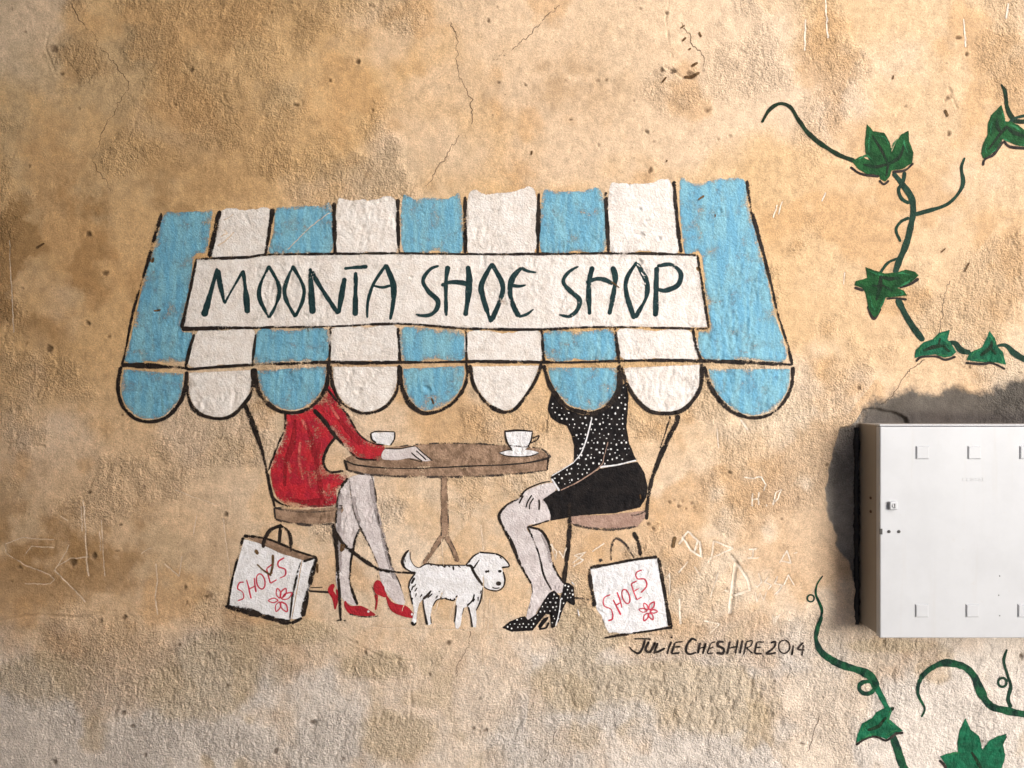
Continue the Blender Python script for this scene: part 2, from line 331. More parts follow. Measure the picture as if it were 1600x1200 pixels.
M = dict(
 blue=paint('blue_paint', (.20,.445,.555), (.13,.365,.53), amp=2.6, wear=.455, edge=.17, edgew=13, dry=.40, vary=.24, grain=.30, streak=True),
 white=paint('white_paint', (.80,.76,.725), (.72,.66,.61), amp=3.0, wear=.53, edge=.10, edgew=11, vary=.14, dry=.40, grain=.24),
 bright=paint('bright_white_paint', (.80,.80,.83), (.70,.69,.70), amp=1.2, wear=.74, edge=.04, edgew=5, vary=.07),
 green_black=paint('sign_letter_paint', (.010,.030,.034), (.016,.042,.045), spec=.12, amp=1.5, soft=.5, wear=.66, edge=.12, edgew=4, vary=.3, grain=.3),
 black=paint('black_line_paint', (.014,.011,.010), (.03,.022,.018), spec=.12, amp=1.9, soft=.7, wear=.575, edge=.14, edgew=4.5, vary=.3, dry=.12, grain=.40),
 thin=paint('thin_black_paint', (.016,.013,.012), (.04,.03,.026), spec=.12, amp=.7, soft=.5, wear=.66, edge=.08, edgew=2, vary=.2, dry=.12),
 dry=paint('dry_brush_paint', (.035,.026,.022), (.06,.045,.038), amp=1.8, soft=.9, wear=.50, edge=.14, edgew=5, vary=.3, dry=.16, grain=.45),
 red=paint('red_paint', (.50,.018,.030), (.36,.012,.03), amp=4.0, wear=.475, edge=.16, edgew=20, dry=.36, vary=.34, grain=.42),
 red_line=paint('red_line_paint', (.55,.03,.06), (.48,.04,.08), amp=.8, soft=.5, wear=.68, edge=.05, edgew=2, vary=.15),
 red_shoe=paint('red_shoe_paint', (.42,.010,.022), (.30,.008,.016), amp=1.0, wear=.72, edge=.04, edgew=4, vary=.2, spec=.4),
 skin=paint('pale_skin_paint', (.67,.62,.62), (.56,.50,.50), amp=1.6, wear=.70, edge=.06, edgew=6, vary=.10),
 brown=paint('brown_paint', (.37,.245,.165), (.20,.125,.08), amp=2.0, wear=.62, edge=.12, edgew=8, vary=.3, grain=.35, dry=.15),
 tan=paint('pinkish_brown_paint', (.42,.28,.22), (.32,.20,.155), amp=2.0, wear=.68, edge=.10, edgew=6, vary=.15),
 dark_cloth=paint('black_cloth_paint', (.007,.006,.007), (.016,.013,.013), spec=.12, amp=1.6, wear=.70, edge=.05, edgew=6, vary=.25),
 leaf=paint('leaf_green_paint', (.011,.085,.022), (.005,.045,.012), spec=.12, amp=1.4, wear=.75, edge=.04, edgew=4, vary=.2),
 leaf_cool=paint('cool_leaf_green_paint', (.008,.125,.060), (.005,.07,.034), spec=.12, amp=1.4, wear=.74, edge=.04, edgew=4, vary=.2),
 leaf_light=paint('leaf_highlight_paint', (.03,.19,.075), (.014,.11,.04), amp=1.8, soft=1.6, wear=.52, edge=.1, edgew=4, vary=.2, dry=.2, grain=.4, spec=.12),
 vein=paint('leaf_vein_paint', (.012,.022,.012), (.008,.032,.014), spec=.1, amp=1.2, soft=1.4, wear=.66, edge=.06, edgew=4, vary=.2),
 stem=paint('vine_stem_paint', (.012,.045,.028), (.007,.028,.018), spec=.12, amp=1.2, wear=.74, edge=.05, edgew=4, vary=.2),
 stem_green=paint('lower_vine_stem_paint', (.010,.080,.034), (.006,.026,.020), spec=.12, amp=1.6, wear=.72, edge=.06, edgew=5, vary=.2),  # brighter green for the lower vines
 dot=paint('white_dot_paint', (.78,.78,.78), (.7,.7,.7), amp=.0, wear=.8, vary=.05),
 crack=paint('crack_dirt', (.10,.06,.03), (.05,.03,.015), amp=1.0, soft=.7, wear=.52, vary=.2, bump=.3, dry=.14),
 scratch=paint('scratched_plaster', (.74,.60,.46), (.64,.50,.36), amp=1.1, soft=1.1, wear=.56, vary=.15, dry=.14, rough=.9, spec=.1),
 pale_scratch=paint('pale_scratched_plaster', (.84,.74,.62), (.72,.60,.47), amp=1.0, soft=1.1, wear=.58, vary=.15, dry=.16, rough=.9, spec=.1),
 shade=paint('grey_shading_paint', (.33,.29,.29), (.42,.37,.37), amp=2.2, soft=2.4, wear=.45, edge=.1, edgew=4, dry=.3, grain=.45),
 red_dark=paint('dark_red_fold_paint', (.25,.008,.016), (.33,.012,.02), amp=2.4, soft=2.4, wear=.45, edge=.1, edgew=5, dry=.3, grain=.45),
 red_light=paint('pale_red_scrub_paint', (.62,.16,.13), (.56,.10,.09), amp=2.4, soft=2.2, wear=.42, edge=.12, edgew=5, dry=.3, grain=.5),
 gouge=paint('gouge_dirt', (.10,.055,.025), (.16,.10,.05), amp=1.2, soft=.9, wear=.62, vary=.2, rough=.9, spec=.1),
)

# ------------------------------------------------------------------ the wall with its colours
def wall_colour(u, v):
    P = np.stack([u, v], 1)
    A = np.array([.62,.405,.205]); B = np.array([.68,.520,.375]); C = np.array([.68,.62,.565]); Br = np.array([.34,.200,.085]); G = np.array([.40,.315,.20])
    n1 = fbm(u, v, 330, 201, 5, .58); n2 = fbm(u, v, 150, 211, 5, .6); n3 = fbm(u, v, 90, 221, 5, .62)
    def mx(c, t, f): return c+(t-c)*f[:, None]
    c = np.repeat(A[None], len(u), 0)
    c = mx(c, B, np.clip(.75*sstep(.40, .62, n1)+.45*sstep(1000, 1500, u)+.55*sstep(520, 760, v), 0, .95))
    c = mx(c, np.array([.74,.62,.48]), .75*sstep(900, 1350, u)*sstep(350, 700, v)*sstep(.36, .6, n2))
    c = mx(c, G, .38*sstep(.52, .68, n2)*(1-.75*sstep(500, 900, u))*(1-low*.6))
    c = mx(c, np.array([.72,.59,.455]), .55*sstep(640, 800, v)*sstep(120, 420, u)*sstep(.36, .58, n3))
    # brown stains at the left and above the awning
    st = np.exp(-(((u-70)/230)**2+((v-400)/120)**2))*1.0+np.exp(-(((u-330)/170)**2+((v-230)/130)**2))*.22+np.exp(-(((u-90)/260)**2+((v-860)/110)**2))*.55
    st += np.exp(-(((u-480)/300)**2+((v-30)/70)**2))*.2+np.exp(-(((u-870)/120)**2+((v-130)/60)**2))*.3+np.exp(-(((u-300)/220)**2+((v-1010)/70)**2))*.4
    c = mx(c, Br, np.clip(st*(.2+1.5*sstep(.38, .62, n3)), 0, .92))
    c = mx(c, np.array([.52,.30,.13]), .45*sstep(.55, .70, fbm(u, v, 120, 231, 4, .6)))
    # pale skim coat laid bare towards the ground
    t = fbm(u+14*(fbm(u, v, 60, 5, 3)-.5), v+14*(fbm(u, v, 60, 9, 3)-.5), 150, 81, 4, .6)
    c = mx(c, C, np.clip(low*(.40+.60*sstep(.38, .60, t+.12*(n3-.5))), 0, .9))
    c = mx(c, np.array([.52,.40,.25]), .45*low*sstep(.52, .64, fbm(u, v, 110, 241, 4, .6))*(1-sstep(.5, .56, t)))
    c = mx(c, np.array([.60,.475,.315]), .6*sand(u, v))
    # cement and soot round the meter box, and a near-black band along its top
    m = (u > 1240) & (v > 540) & (v < 1010)
    g = np.zeros(len(u)); s2 = np.zeros(len(u))
    g[m] = sstep(-1, 4, sdf(P[m], HOLE)+9*(fbm(u[m], v[m], 22, 131, 3, .6)-.5))
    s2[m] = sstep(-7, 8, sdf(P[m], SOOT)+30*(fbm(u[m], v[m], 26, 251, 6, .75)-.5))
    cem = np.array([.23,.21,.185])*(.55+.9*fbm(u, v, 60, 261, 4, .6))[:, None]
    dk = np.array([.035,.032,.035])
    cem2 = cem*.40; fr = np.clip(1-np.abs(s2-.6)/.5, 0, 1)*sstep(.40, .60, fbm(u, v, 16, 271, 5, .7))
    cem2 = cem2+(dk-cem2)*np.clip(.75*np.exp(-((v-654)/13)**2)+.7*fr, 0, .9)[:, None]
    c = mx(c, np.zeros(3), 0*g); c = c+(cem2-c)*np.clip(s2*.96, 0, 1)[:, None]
    c = c+(cem*.95-c)*(g*(1-s2*.8))[:, None]
    return mx(c, np.array([.07,.04,.02]), dirt*.8)
tone = np.concatenate([np.clip(wall_colour(fu, fv), .01, .9), np.ones((len(fu), 1))], 1)
V = np.stack([(fu-800)*S, -Hh*.001, ZC-(fv-600)*S], 1)
nr, nc = GU.shape; I = np.arange(nr*nc).reshape(nr, nc)
F = np.stack([I[:-1, :-1].ravel(), I[1:, :-1].ravel(), I[1:, 1:].ravel(), I[:-1, 1:].ravel()], 1)
plaster = plaster_mat()
wx, wz = W(800, 600+ZC/S)
wall = bpy.data.objects.new('plaster_wall', None); wall.location = (0, 0, 0); link(wall)
tag(wall, 'old ochre plaster wall, cracked and pitted, carrying the whole painted mural', 'wall')
hm = hole.ravel()[F].min(1) > 0
def sub_mesh(name, faces):
    ids, inv = np.unique(faces, return_inverse=True)
    return mesh_obj(name, V[ids], inv.reshape(faces.shape), plaster, wall, {'tone': ('FLOAT_COLOR', tone[ids]), 'coarse': ('FLOAT', roughv[ids])})
sub_mesh('plaster_face', F[~hm])
tag(sub_mesh('broken_patch', F[hm]), 'grey broken-out patch of bare render beside the meter box')

# ground, and an unseen passage added to shade the left of the wall
def flat_mat(name, col, sc=6, rough=.9):
    m, nt, b, pos = new_mat(name)
    c = mixc(nt, mapr(nt, noise(nt, pos, sc, 6, .65), .3, .7), col, tuple(x*.7 for x in col))
    nt.links.new(c, b.inputs['Base Color']); b.inputs['Roughness'].default_value = rough; grit(nt, pos, b, .4); return m
def box_obj(name, lo, hi, mat, parent=None, bevel=0., seg=2):
    bm = bmesh.new(); bmesh.ops.create_cube(bm, size=1)
    lo = np.array(lo, float); hi = np.array(hi, float); c = (lo+hi)/2; s = hi-lo
    p = wpos(parent) if parent is not None else np.zeros(3)
    for q in bm.verts: q.co = [c[i]-p[i]+q.co[i]*s[i] for i in range(3)]
    if bevel: bmesh.ops.bevel(bm, geom=bm.edges[:], offset=bevel, segments=seg, affect='EDGES', profile=.5)
    me = bpy.data.meshes.new(name); bm.to_mesh(me); bm.free(); me.materials.append(mat)
    return link(bpy.data.objects.new(name, me), parent)
paving = flat_mat('paving', (.36,.35,.335)); dull = flat_mat('dull_plaster', (.34,.32,.30))
gr = mesh_obj('ground', [(-120,-120,0),(120,-120,0),(120,120,0),(-120,120,0)], [(0,1,2,3)], paving); tag(gr, kind='structure')
tag(box_obj('shade_ceiling', (-4.6,-4.6,3.25), (.2,.25,3.5), dull), kind='structure')
tag(box_obj('shade_wall_left', (-4.6,-4.4,0), (-4.35,.02,3.25), dull), kind='structure')
tag(box_obj('shade_wall_behind', (-4.6,-4.6,0), (3.0,-4.4,3.25), dull), kind='structure')

# ------------------------------------------------------------------ brushwork
_lay = [0]
LOOSE = {'dress_outline', 'sleeve_outline', 'fur_mark', 'edge_line', 'finger_line', 'outline', 'head_outline', 'foot_line', 'pedestal_line', 'seat_outline', 'vein', 'leaf_shadow_line', 'heel_line'}
def offs(layer):
    _lay[0] = (_lay[0]+1) % 17
    return .45+.32*layer+.016*_lay[0]
def fill(name, parent, poly, mat, layer=0, smooth=True, sub=1, inset=0., rag=0.):
    p = spline(poly, closed=True, step=3)[:, :2] if smooth else np.array(poly, float)
    if rag:
        p = spline(p, closed=True, step=2.5) if not smooth else p
        k = fbm(p[:, 0], p[:, 1], 9, 333, 2)-.5
        p = p+np.stack([k*0, k*rag*2], 1)
    st = STEP/sub
    a0 = int(math.floor((p[:, 0].min()-U0)/st))-1; a1 = int(math.ceil((p[:, 0].max()-U0)/st))+1
    b0 = int(math.floor((p[:, 1].min()-V0)/st))-1; b1 = int(math.ceil((p[:, 1].max()-V0)/st))+1
    uu, vv = np.meshgrid(U0+st*np.arange(a0, a1+1), V0+st*np.arange(b0, b1+1)); n, m = uu.shape
    uu = uu.ravel(); vv = vv.ravel()
    d = (sdf(np.stack([uu, vv], 1), p)-inset)*S*1000
    d = d-34*np.clip(height(uu, vv, Dgrid)-.5, 0, 1)-16*np.clip(height(uu, vv, Sgrid)-.3, 0, 1)*(layer < 3)
    I = np.arange(n*m).reshape(n, m)
    f = np.stack([I[:-1, :-1].ravel(), I[1:, :-1].ravel(), I[1:, 1:].ravel(), I[:-1, 1:].ravel()], 1)
    f = f[d[f].max(1) > 0]
    ids, inv = np.unique(f, return_inverse=True)
    return mesh_obj(name, surf(uu[ids], vv[ids], offs(layer)), inv.reshape(f.shape), mat, parent, {'sd': ('FLOAT', d[ids])})
def ribbon(pts, w, curve=True, closed=False, wob=.35):
    p = np.array([tuple(q)[:2] for q in pts], float)
    ws = np.full(len(p), float(w)) if isinstance(w, (int, float)) else np.array(w, float)
    q = np.column_stack([p, ws])
    if curve or len(p) < 3: c = spline(q, closed, 1.2)
    else: c = np.vstack([spline(q[i:i+2], step=1.2)[(1 if i else 0):] for i in range(len(q)-1)])
    if closed: c = np.vstack([c, c[:1]])
    s = np.concatenate([[0], np.cumsum(np.hypot(*np.diff(c[:, :2], axis=0).T))])
    t = np.gradient(c[:, :2], axis=0); t /= np.hypot(t[:, 0], t[:, 1])[:, None]+1e-9
    nrm = np.stack([-t[:, 1], t[:, 0]], 1); L = s[-1]
    sd0 = rnd.randint(0, 900)
    x = s+sd0*13.7
    c[:, :2] += nrm*((fbm(x, x*0, 16, 401, 2)-.5)*2*wob*(0 if closed else 1))[:, None]
    ww = c[:, 2]*(1+.75*(fbm(x, x*0, 19, 411, 3)-.5))
    if not closed:
        e = np.minimum(s, L-s); r = np.maximum(ww*.5, .6)
        k = np.clip(e/r, 0, 1); ww = ww*np.sqrt(np.clip(1-(1-k)**2, .03, 1))
    n = 2*max(1, int(math.ceil(ws.max()/4.2)))
    ac = np.linspace(-1, 1, n+1)
    uu = c[:, 0][:, None]+nrm[:, 0][:, None]*ac*ww[:, None]*.5
    vv = c[:, 1][:, None]+nrm[:, 1][:, None]*ac*ww[:, None]*.5
    sd = (1-np.abs(ac))[None]*ww[:, None]*.5*S*1000+.45
    I = np.arange(uu.size).reshape(uu.shape)
    f = np.stack([I[:-1, :-1].ravel(), I[1:, :-1].ravel(), I[1:, 1:].ravel(), I[:-1, 1:].ravel()], 1)
    return uu.ravel(), vv.ravel(), sd.ravel(), f
def strokes(name, parent, lst, mat, layer=2):
    """lst: (pts, width[, curve[, closed]]) brush strokes that make one part"""
    if name in LOOSE and len(lst) > 1:
        return [strokes(name, parent, [s], mat, layer) for s in lst][0]
    vs, fs, sds, n = [], [], [], 0
    kw = 1.15 if mat is M['black'] else 1.
    for s in lst:
        u, v, sd, f = ribbon(s[0], [x*kw for x in s[1]] if isinstance(s[1], list) else s[1]*kw, *(s[2:]))
        vs.append(surf(u, v, offs(layer))); fs.append(f+n); sds.append(sd); n += len(u)
    return mesh_obj(name, np.vstack(vs), np.vstack(fs), mat, parent, {'sd': ('FLOAT', np.concatenate(sds))})
def dots(name, parent, pts, mat, layer=3, nseg=8):
    vs, fs, n = [], [], 0
    for (u, v, r) in pts:
        a = np.linspace(0, 2*math.pi, nseg, endpoint=False); e = rnd.uniform(.8, 1.2)
        uu = np.concatenate([[u], u+r*e*np.cos(a)]); vv = np.concatenate([[v], v+r/e*np.sin(a)])
        vs.append(surf(uu, vv, offs(layer))); fs += [(n, n+1+(k+1) % nseg, n+1+k) for k in range(nseg)]; n += nseg+1
    return mesh_obj(name, np.vstack(vs), np.array(fs), mat, parent, {'sd': ('FLOAT', np.full(n, 3.))})
def ell(cu, cv, ru, rv, n=14, rot=0.):
    o = []
    for k in range(n):
        a = 2*math.pi*k/n; x = ru*math.cos(a); y = rv*math.sin(a)
        o.append((cu+x*math.cos(rot)-y*math.sin(rot), cv+x*math.sin(rot)+y*math.cos(rot)))
    return o

# cracks and scratches belong to the wall
def wiggle(c, amp):
    p = np.vstack([spline(np.array(c[i:i+2], float), step=2)[(1 if i else 0):] for i in range(len(c)-1)])
    k = rnd.uniform(0, 500)
    p[:, 0] += amp*2*(fbm(p[:, 0]+k, p[:, 1], 9, 511, 3, .6)-.5); p[:, 1] += amp*2*(fbm(p[:, 0]+k, p[:, 1], 8, 521, 3, .6)-.5)
    return [tuple(q) for q in p]
for c in CRACKS:
    c = wiggle(c, 6); n = len(c)
    strokes('crack', wall, [(c, [1.0*(.35+fbm(np.array([q[0]]), np.array([q[1]]), 25, 531, 2)[0]*1.2) for q in c], False)], M['crack'], -.6)
for c, w in SCR: strokes('scratch', wall, [(wiggle(c, 1.2), w*(1.35 if c[0][0] > 850 else .95), False)], M['scratch' if c[0][0] < 850 else 'pale_scratch'], 3.4)
GOUGE = [([(1092,50),(1096,58)],3),([(1063,45),(1070,40)],3),([(1066,65),(1072,59)],3),([(1075,78),(1080,76)],2.5),([(1080,104),(1090,98)],4),([(1068,122),(1080,120),(1093,114)],5),
 ([(1034,130),(1041,121)],2.4),([(1475,172),(1480,183)],3.4),([(1395,118),(1394,125)],2),([(1090,313),(1100,306)],3.6),([(1117,335),(1117,340)],2.6),([(1507,425),(1514,410)],2),
 ([(1470,395),(1477,388)],2),([(674,622),(678,632)],3),([(831,236),(830,243)],3),([(1042,250),(1041,254)],2.6),([(955,440),(968,450)],2),([(57,388),(70,380)],4),([(240,402),(238,410)],4),
 ([(240,486),(252,484)],3),([(400,858),(404,866)],5),([(402,881),(412,890),(425,899)],3),([(427,866),(427,882),(424,897)],4),([(496,880),(497,895)],4),([(1055,838),(1051,856)],6),([(1000,772),(1001,780)],2)]
for c, w in GOUGE: strokes('gouge', wall, [(c, w)], M['gouge'], 3.6)

# ---- awning
aw = thing('painted_awning', 715, 655, 'painted shop awning with blue and white stripes and scalloped hem', 'awning')
up = [  # upper stripes
 ('white', [(346,328),(385,327),(424,327),(420,362),(416,399),(374,400),(331,402),(338,365)]),
 ('blue', [(431,324),(450,321),(478,319),(500,320),(519,321),(519,396),(470,397),(421,398),(426,360)]),
 ('white', [(527,316),(550,313),(585,312),(618,312),(620,395),(575,395),(528,397)]),
 ('blue', [(628,309),(650,310),(670,306),(700,309),(721,307),(722,395),(680,394),(630,396)]),
 ('white', [(732,304),(760,302),(795,300),(836,299),(836,394),(785,396),(732,396)]),
 ('blue', [(847,301),(870,297),(905,297),(942,300),(946,392),(900,394),(845,394)]),
 ('white', [(952,293),(980,288),(1015,286),(1049,287),(1060,393),(1005,392),(954,393)])]
lo = [
 ('white', [(308,519),(350,515),(397,515),(393,568),(345,571),(296,572)]),
 ('blue', [(402,516),(450,514),(513,514),(511,563),(455,566),(398,568)]),
 ('white', [(520,513),(570,511),(620,510),(621,563),(570,564),(518,563)]),
 ('blue', [(627,512),(680,513),(724,517),(725,562),(680,563),(629,563)]),
 ('white', [(731,518),(790,519),(842,518),(846,563),(790,563),(733,562)]),
 ('blue', [(850,518),(905,516),(957,515),(962,562),(905,563),(855,563)]),
 ('white', [(966,515),(1025,516),(1078,517),(1090,561),(1030,560),(972,561)])]
side = [[(257,333),(278,331),(300,329),(318,329),(333,327),(331,350),(323,396),(306,400),(297,450),(284,513),(302,519),(298,545),(291,566),(240,566),(194,566),(201,540),(214,480),(227,420),(240,380)],
 [(1061,284),(1085,286),(1110,281),(1130,278),(1163,281),(1171,325),(1183,370),(1200,435),(1212,490),(1229,562),(1165,563),(1099,561),(1090,520),(1108,513),(1101,460),(1093,398),(1068,393)]]
for pl in side: fill('stripe', aw, pl, M['blue'], 0, False, inset=1., rag=2)
for k, pl in up+lo: fill('stripe', aw, pl, M[k], 0, False, inset=(1.5 if k == 'blue' else .3), rag=2)
SC = [
 ('blue', [(190,572),(186,605),(192,632),(210,652),(232,659),(255,655),(272,642),(288,617),(293,580)]),
 ('white', [(293,580),(295,620),(310,645),(340,654),(362,650),(381,632),(394,610),(396,575)]),
 ('blue', [(397,575),(402,605),(415,627),(435,641),(457,645),(480,639),(500,622),(511,600),(514,567)]),
 ('white', [(516,570),(520,602),(532,627),(550,640),(572,646),(595,640),(612,625),(622,602),(624,570)]),
 ('blue', [(625,572),(628,605),(640,630),(657,644),(675,645),(700,635),(720,615),(730,590),(729,567)]),
 ('white', [(734,570),(740,600),(757,627),(775,640),(792,644),(808,636),(830,607),(842,582),(846,568)]),
 ('blue', [(850,570),(857,597),(867,615),(885,635),(910,644),(930,645),(952,632),(967,608),(968,570)]),
 ('white', [(970,572),(980,602),(997,627),(1017,643),(1045,646),(1067,640),(1085,622),(1095,600),(1096,567)]),
 ('blue', [(1100,572),(1110,605),(1130,632),(1152,647),(1177,653),(1205,646),(1225,627),(1237,602),(1239,572)])]
WD = [[6,6,5,5,5,5,5,6,6],[5,5,6,5,5,5,5,7],[8,7,6,5,5,5,6,6,6],[6,5,5,5,5,5,5,5,5],[8,7,7,6,5,5,5,5,5],[6,5,5,6,5,5,5,5,5],[6,6,6,6,6,6,7,8,8],[6,5,5,6,6,6,6,6,5],[4,6,7,6,5,5,5,5,5]]
for (k, u), w in zip(SC, WD):
    c = spline(u, step=4)[:, :2]
    s_ = fill('scallop', aw, [tuple(q) for q in c], M[k], 0, False, inset=(4.2 if k == 'blue' else 2.6))
    strokes('outline', s_, [(u, w)], M['black'], 3)
for pts, w in [([(253,333),(235,395),(228,420),(210,480),(196,553),(191,570)],[5,6,4,4,3,4]),([(344,329),(336,365),(327,402)],[6,7,6]),([(427,325),(421,362),(415,399)],[6,5,5]),
 ([(522,316),(523,350),(524,397)],[6,6,5]),([(622,311),(622,350),(624,397)],[6,5,4]),([(727,307),(727,350),(727,396)],[5,6,4]),([(842,302),(841,350),(840,396)],[4,6,4]),
 ([(946,300),(948,345),(951,394)],[6,6,5]),([(1053,283),(1057,340),(1064,395)],[6,6,5]),([(1167,282),(1173,325),(1186,372),(1203,437),(1216,492),(1225,520),(1236,560),(1238,571)],[4,6,5,4,3,3,4,4]),
 ([(304,522),(297,548),(290,575)],[4,5,4]),([(400,522),(397,545),(394,573)],[4,4,5]),([(517,511),(516,540),(514,568)],4),([(622,512),(624,540),(625,568)],[4,5,5]),
 ([(728,513),(729,540),(729,566)],3.5),([(846,516),(848,540),(850,568)],[4,4,4]),([(961,511),(964,540),(968,568)],[3,5,5]),([(1082,513),(1087,540),(1095,566)],[4,5,6])]:
    strokes('stripe_line', aw, [(pts, w)], M['black'], 2)
strokes('hem_line', aw, [([(190,570),(240,572),(290,575),(297,577),(345,573),(393,570),(455,568),(514,566),(570,567),(625,566),(675,566),(727,565),(790,565),(850,566),(905,566),(967,564),(1030,563),(1093,564),(1160,566),(1238,570)],
   [7,7,4,4,4,4,4,5,6,5,3,4,5,4,4,4,4,6,6,4])], M['black'], 2.4)

# ---- sign board with its lettering
sg = thing('painted_sign_board', 695, 514, 'long white painted sign board with dark green capital lettering on the awning', 'sign')
fill('board', sg, [(307,405),(385,403),(422,399),(522,398),(625,397),(725,398),(837,398),(985,397),(1088,399),(1097,455),(1105,512),(960,511),(837,514),(725,513),(625,507),(519,510),(400,512),(285,512),(297,455)], M['white'], .5, False)
strokes('border', sg, [([(306,405),(385,402),(422,398),(522,397),(625,396),(725,397),(837,397),(985,396),(1088,399)],[4,4,3,4,4,3,4,4,4])], M['black'], 2.2)
strokes('border', sg, [([(284,514),(340,513),(400,512),(519,510),(625,506),(725,513),(837,515),(900,512),(960,511),(1106,514)],[6,6,4,3,4,4,4,4,3,4])], M['black'], 2.2)
strokes('border', sg, [([(307,405),(298,452),(284,513)],[4,4,5])], M['black'], 2.3)
strokes('border', sg, [([(1089,398),(1098,455),(1107,513)],[4,4,4])], M['black'], 2.3)
LET = [
 [([(340,419),(330,455),(319,495)],[5,8,10]),([(340,421),(346,452),(351,474)],[9,8,4]),([(351,475),(366,447),(380,423)],[4,4,5]),([(380,422),(384,455),(387,490)],[5,8,9])],
 [([(421,415),(407,445),(406,467),(421,497)],[4,6,7,5]),([(420,415),(435,443),(435,466),(421,497)],[5,6,6,5])],
 [([(458,415),(446,447),(447,468),(462,496)],[4,6,6,6]),([(457,415),(474,446),(474,468),(462,495)],[6,6,6,6])],
 [([(485,419),(487,455),(489,491)],[7,9,10]),([(486,424),(506,456),(529,491)],[8,7,7]),([(539,434),(534,462),(530,490)],[8,8,6])],
 [([(538,420),(556,418),(575,417)],[5,6,6]),([(556,425),(556,460),(555,494)],[5,8,9])],
 [([(604,413),(584,443),(575,472),(574,497)],[6,6,5,3]),([(603,413),(614,442),(615,468),(610,500)],[7,9,8,4]),([(582,446),(597,449),(611,446)],[4,5,4])],
 [([(686,415),(672,421),(661,438),(669,455),(684,470),(681,485),(668,493),(649,492)],[3,6,7,8,9,8,6,4])],
 [([(700,415),(697,442),(697,494)],[8,8,6]),([(731,415),(733,445),(727,494)],[8,9,8]),([(689,446),(704,441),(722,442),(735,447)],[6,6,7,6])],
 [([(769,411),(753,443),(754,462),(767,504)],[5,9,9,5]),([(768,411),(785,444),(782,468),(767,503)],[6,8,8,7])],
 [([(815,418),(801,434),(797,455),(802,477),(811,495)],[6,9,8,9,9]),([(814,418),(825,424),(838,426)],[6,6,3]),([(800,446),(812,447),(822,445)],[5,5,3]),([(810,495),(823,491),(834,483)],[6,6,3])],
 [([(904,416),(888,426),(880,440),(890,454),(905,468),(902,484),(890,494),(873,492)],[3,5,7,8,8,8,6,4])],
 [([(926,416),(920,445),(921,492)],[7,8,7]),([(957,416),(961,440),(952,492)],[7,8,8]),([(915,442),(932,436),(946,438),(958,444)],[6,6,7,5])],
 [([(995,409),(979,436),(979,460),(991,499)],[6,7,8,7]),([(995,411),(1010,440),(1009,465),(992,497)],[7,8,7,6])],
 [([(1026,417),(1025,455),(1024,495)],[7,9,10]),([(1026,416),(1048,414),(1063,427),(1059,445),(1040,454),(1026,452)],[6,6,7,7,7,5])]]
for l in LET: strokes('letter', sg, [(p, [x*1.0 for x in w]) for p, w in l], M['green_black'], 2)

# ---- chairs
ch1 = thing('painted_chair', 480, 970, 'painted brown-seated chair under the woman in red', 'chair', 'painted cafe chairs')
fill('seat', ch1, [(429,793),(480,796),(536,791),(537,797),(526,815),(490,820),(452,817),(431,811)], M['brown'], 1, False, sub=2)
strokes('seat_outline', ch1, [([(429,793),(450,797),(485,800),(515,798),(536,793)],3),([(431,811),(455,817),(490,820),(524,818)],[3,5,4,4]),([(429,793),(431,811)],3),([(430,793),(470,791),(536,790)],2)], M['dry'], 2)
strokes('back_post', ch1, [([(382,631),(397,665),(410,705),(418,740),(425,772),(430,792)],[6,8,5,4,4,3])], M['black'], 2)
strokes('leg', ch1, [([(521,818),(526,852),(528,890),(531,930),(533,970)],[6,6,5,4,4]),([(526,970),(533,968),(541,970)],3)], M['black'], 2)
strokes('leg', ch1, [([(439,818),(438,832),(436,850)],5)], M['black'], 0)
strokes('stretcher', ch1, [([(483,923),(500,924),(516,925)],3.2),([(485,918),(505,917)],1.4)], M['thin'], 1)
ch2 = thing('painted_chair', 945, 935, 'painted pinkish-seated chair under the woman in black', 'chair', 'painted cafe chairs')
fill('seat', ch2, [(889,806),(950,804),(1010,797),(1010,807),(1002,816),(996,823),(960,826),(922,825),(891,818)], M['tan'], 1, False, sub=2)
strokes('seat_outline', ch2, [([(889,817),(922,825),(960,827),(1000,822)],[3,5,5,3]),([(1010,797),(1000,803),(985,805)],2.5),([(1010,797),(1011,806)],3)], M['dry'], 2)
strokes('back_post', ch2, [([(1060,648),(1052,670),(1035,705),(1020,745),(1013,777),(1010,812)],[5,8,7,6,5,4]),([(1047,650),(1040,675),(1031,700)],2.4)], M['black'], 2)
strokes('leg', ch2, [([(890,785),(889,840),(881,912)],[4,6,5])], M['black'], 2.6)
strokes('leg', ch2, [([(990,831),(997,847),(1001,868)],[6,5,5])], M['black'], 2)
strokes('stretcher', ch2, [([(896,935),(912,936),(928,937)],4)], M['dry'], 1)

# ---- table and cups
tb = thing('painted_table', 695, 880, 'painted round brown cafe table on a forked pedestal', 'table')
fill('table_top', tb, [(538,717),(560,706),(600,699),(650,695),(700,693),(740,693),(790,696),(842,701),(860,714),(830,722),(780,726),(725,729),(650,731),(590,730),(555,725)], M['brown'], 1, False)
fill('table_edge', tb, [(538,718),(556,726),(590,730),(650,731),(725,729),(780,726),(830,722),(858,716),(856,735),(800,741),(725,745),(650,745),(580,742),(543,735)], M['brown'], 1.2, False)
strokes('edge_line', tb, [([(540,720),(560,727),(600,731),(650,732),(725,729),(790,726),(830,722),(859,715)],[3,2.5,2,2,2,2,2.5,4])], M['thin'], 2)
strokes('edge_line', tb, [([(543,735),(580,742),(650,745),(725,745),(800,741),(855,735)],[4,4,4,4,3.5,3])], M['dry'], 2)
strokes('edge_line', tb, [([(857,717),(856,725),(855,735)],3),([(538,718),(541,727),(543,735)],3)], M['black'], 2)
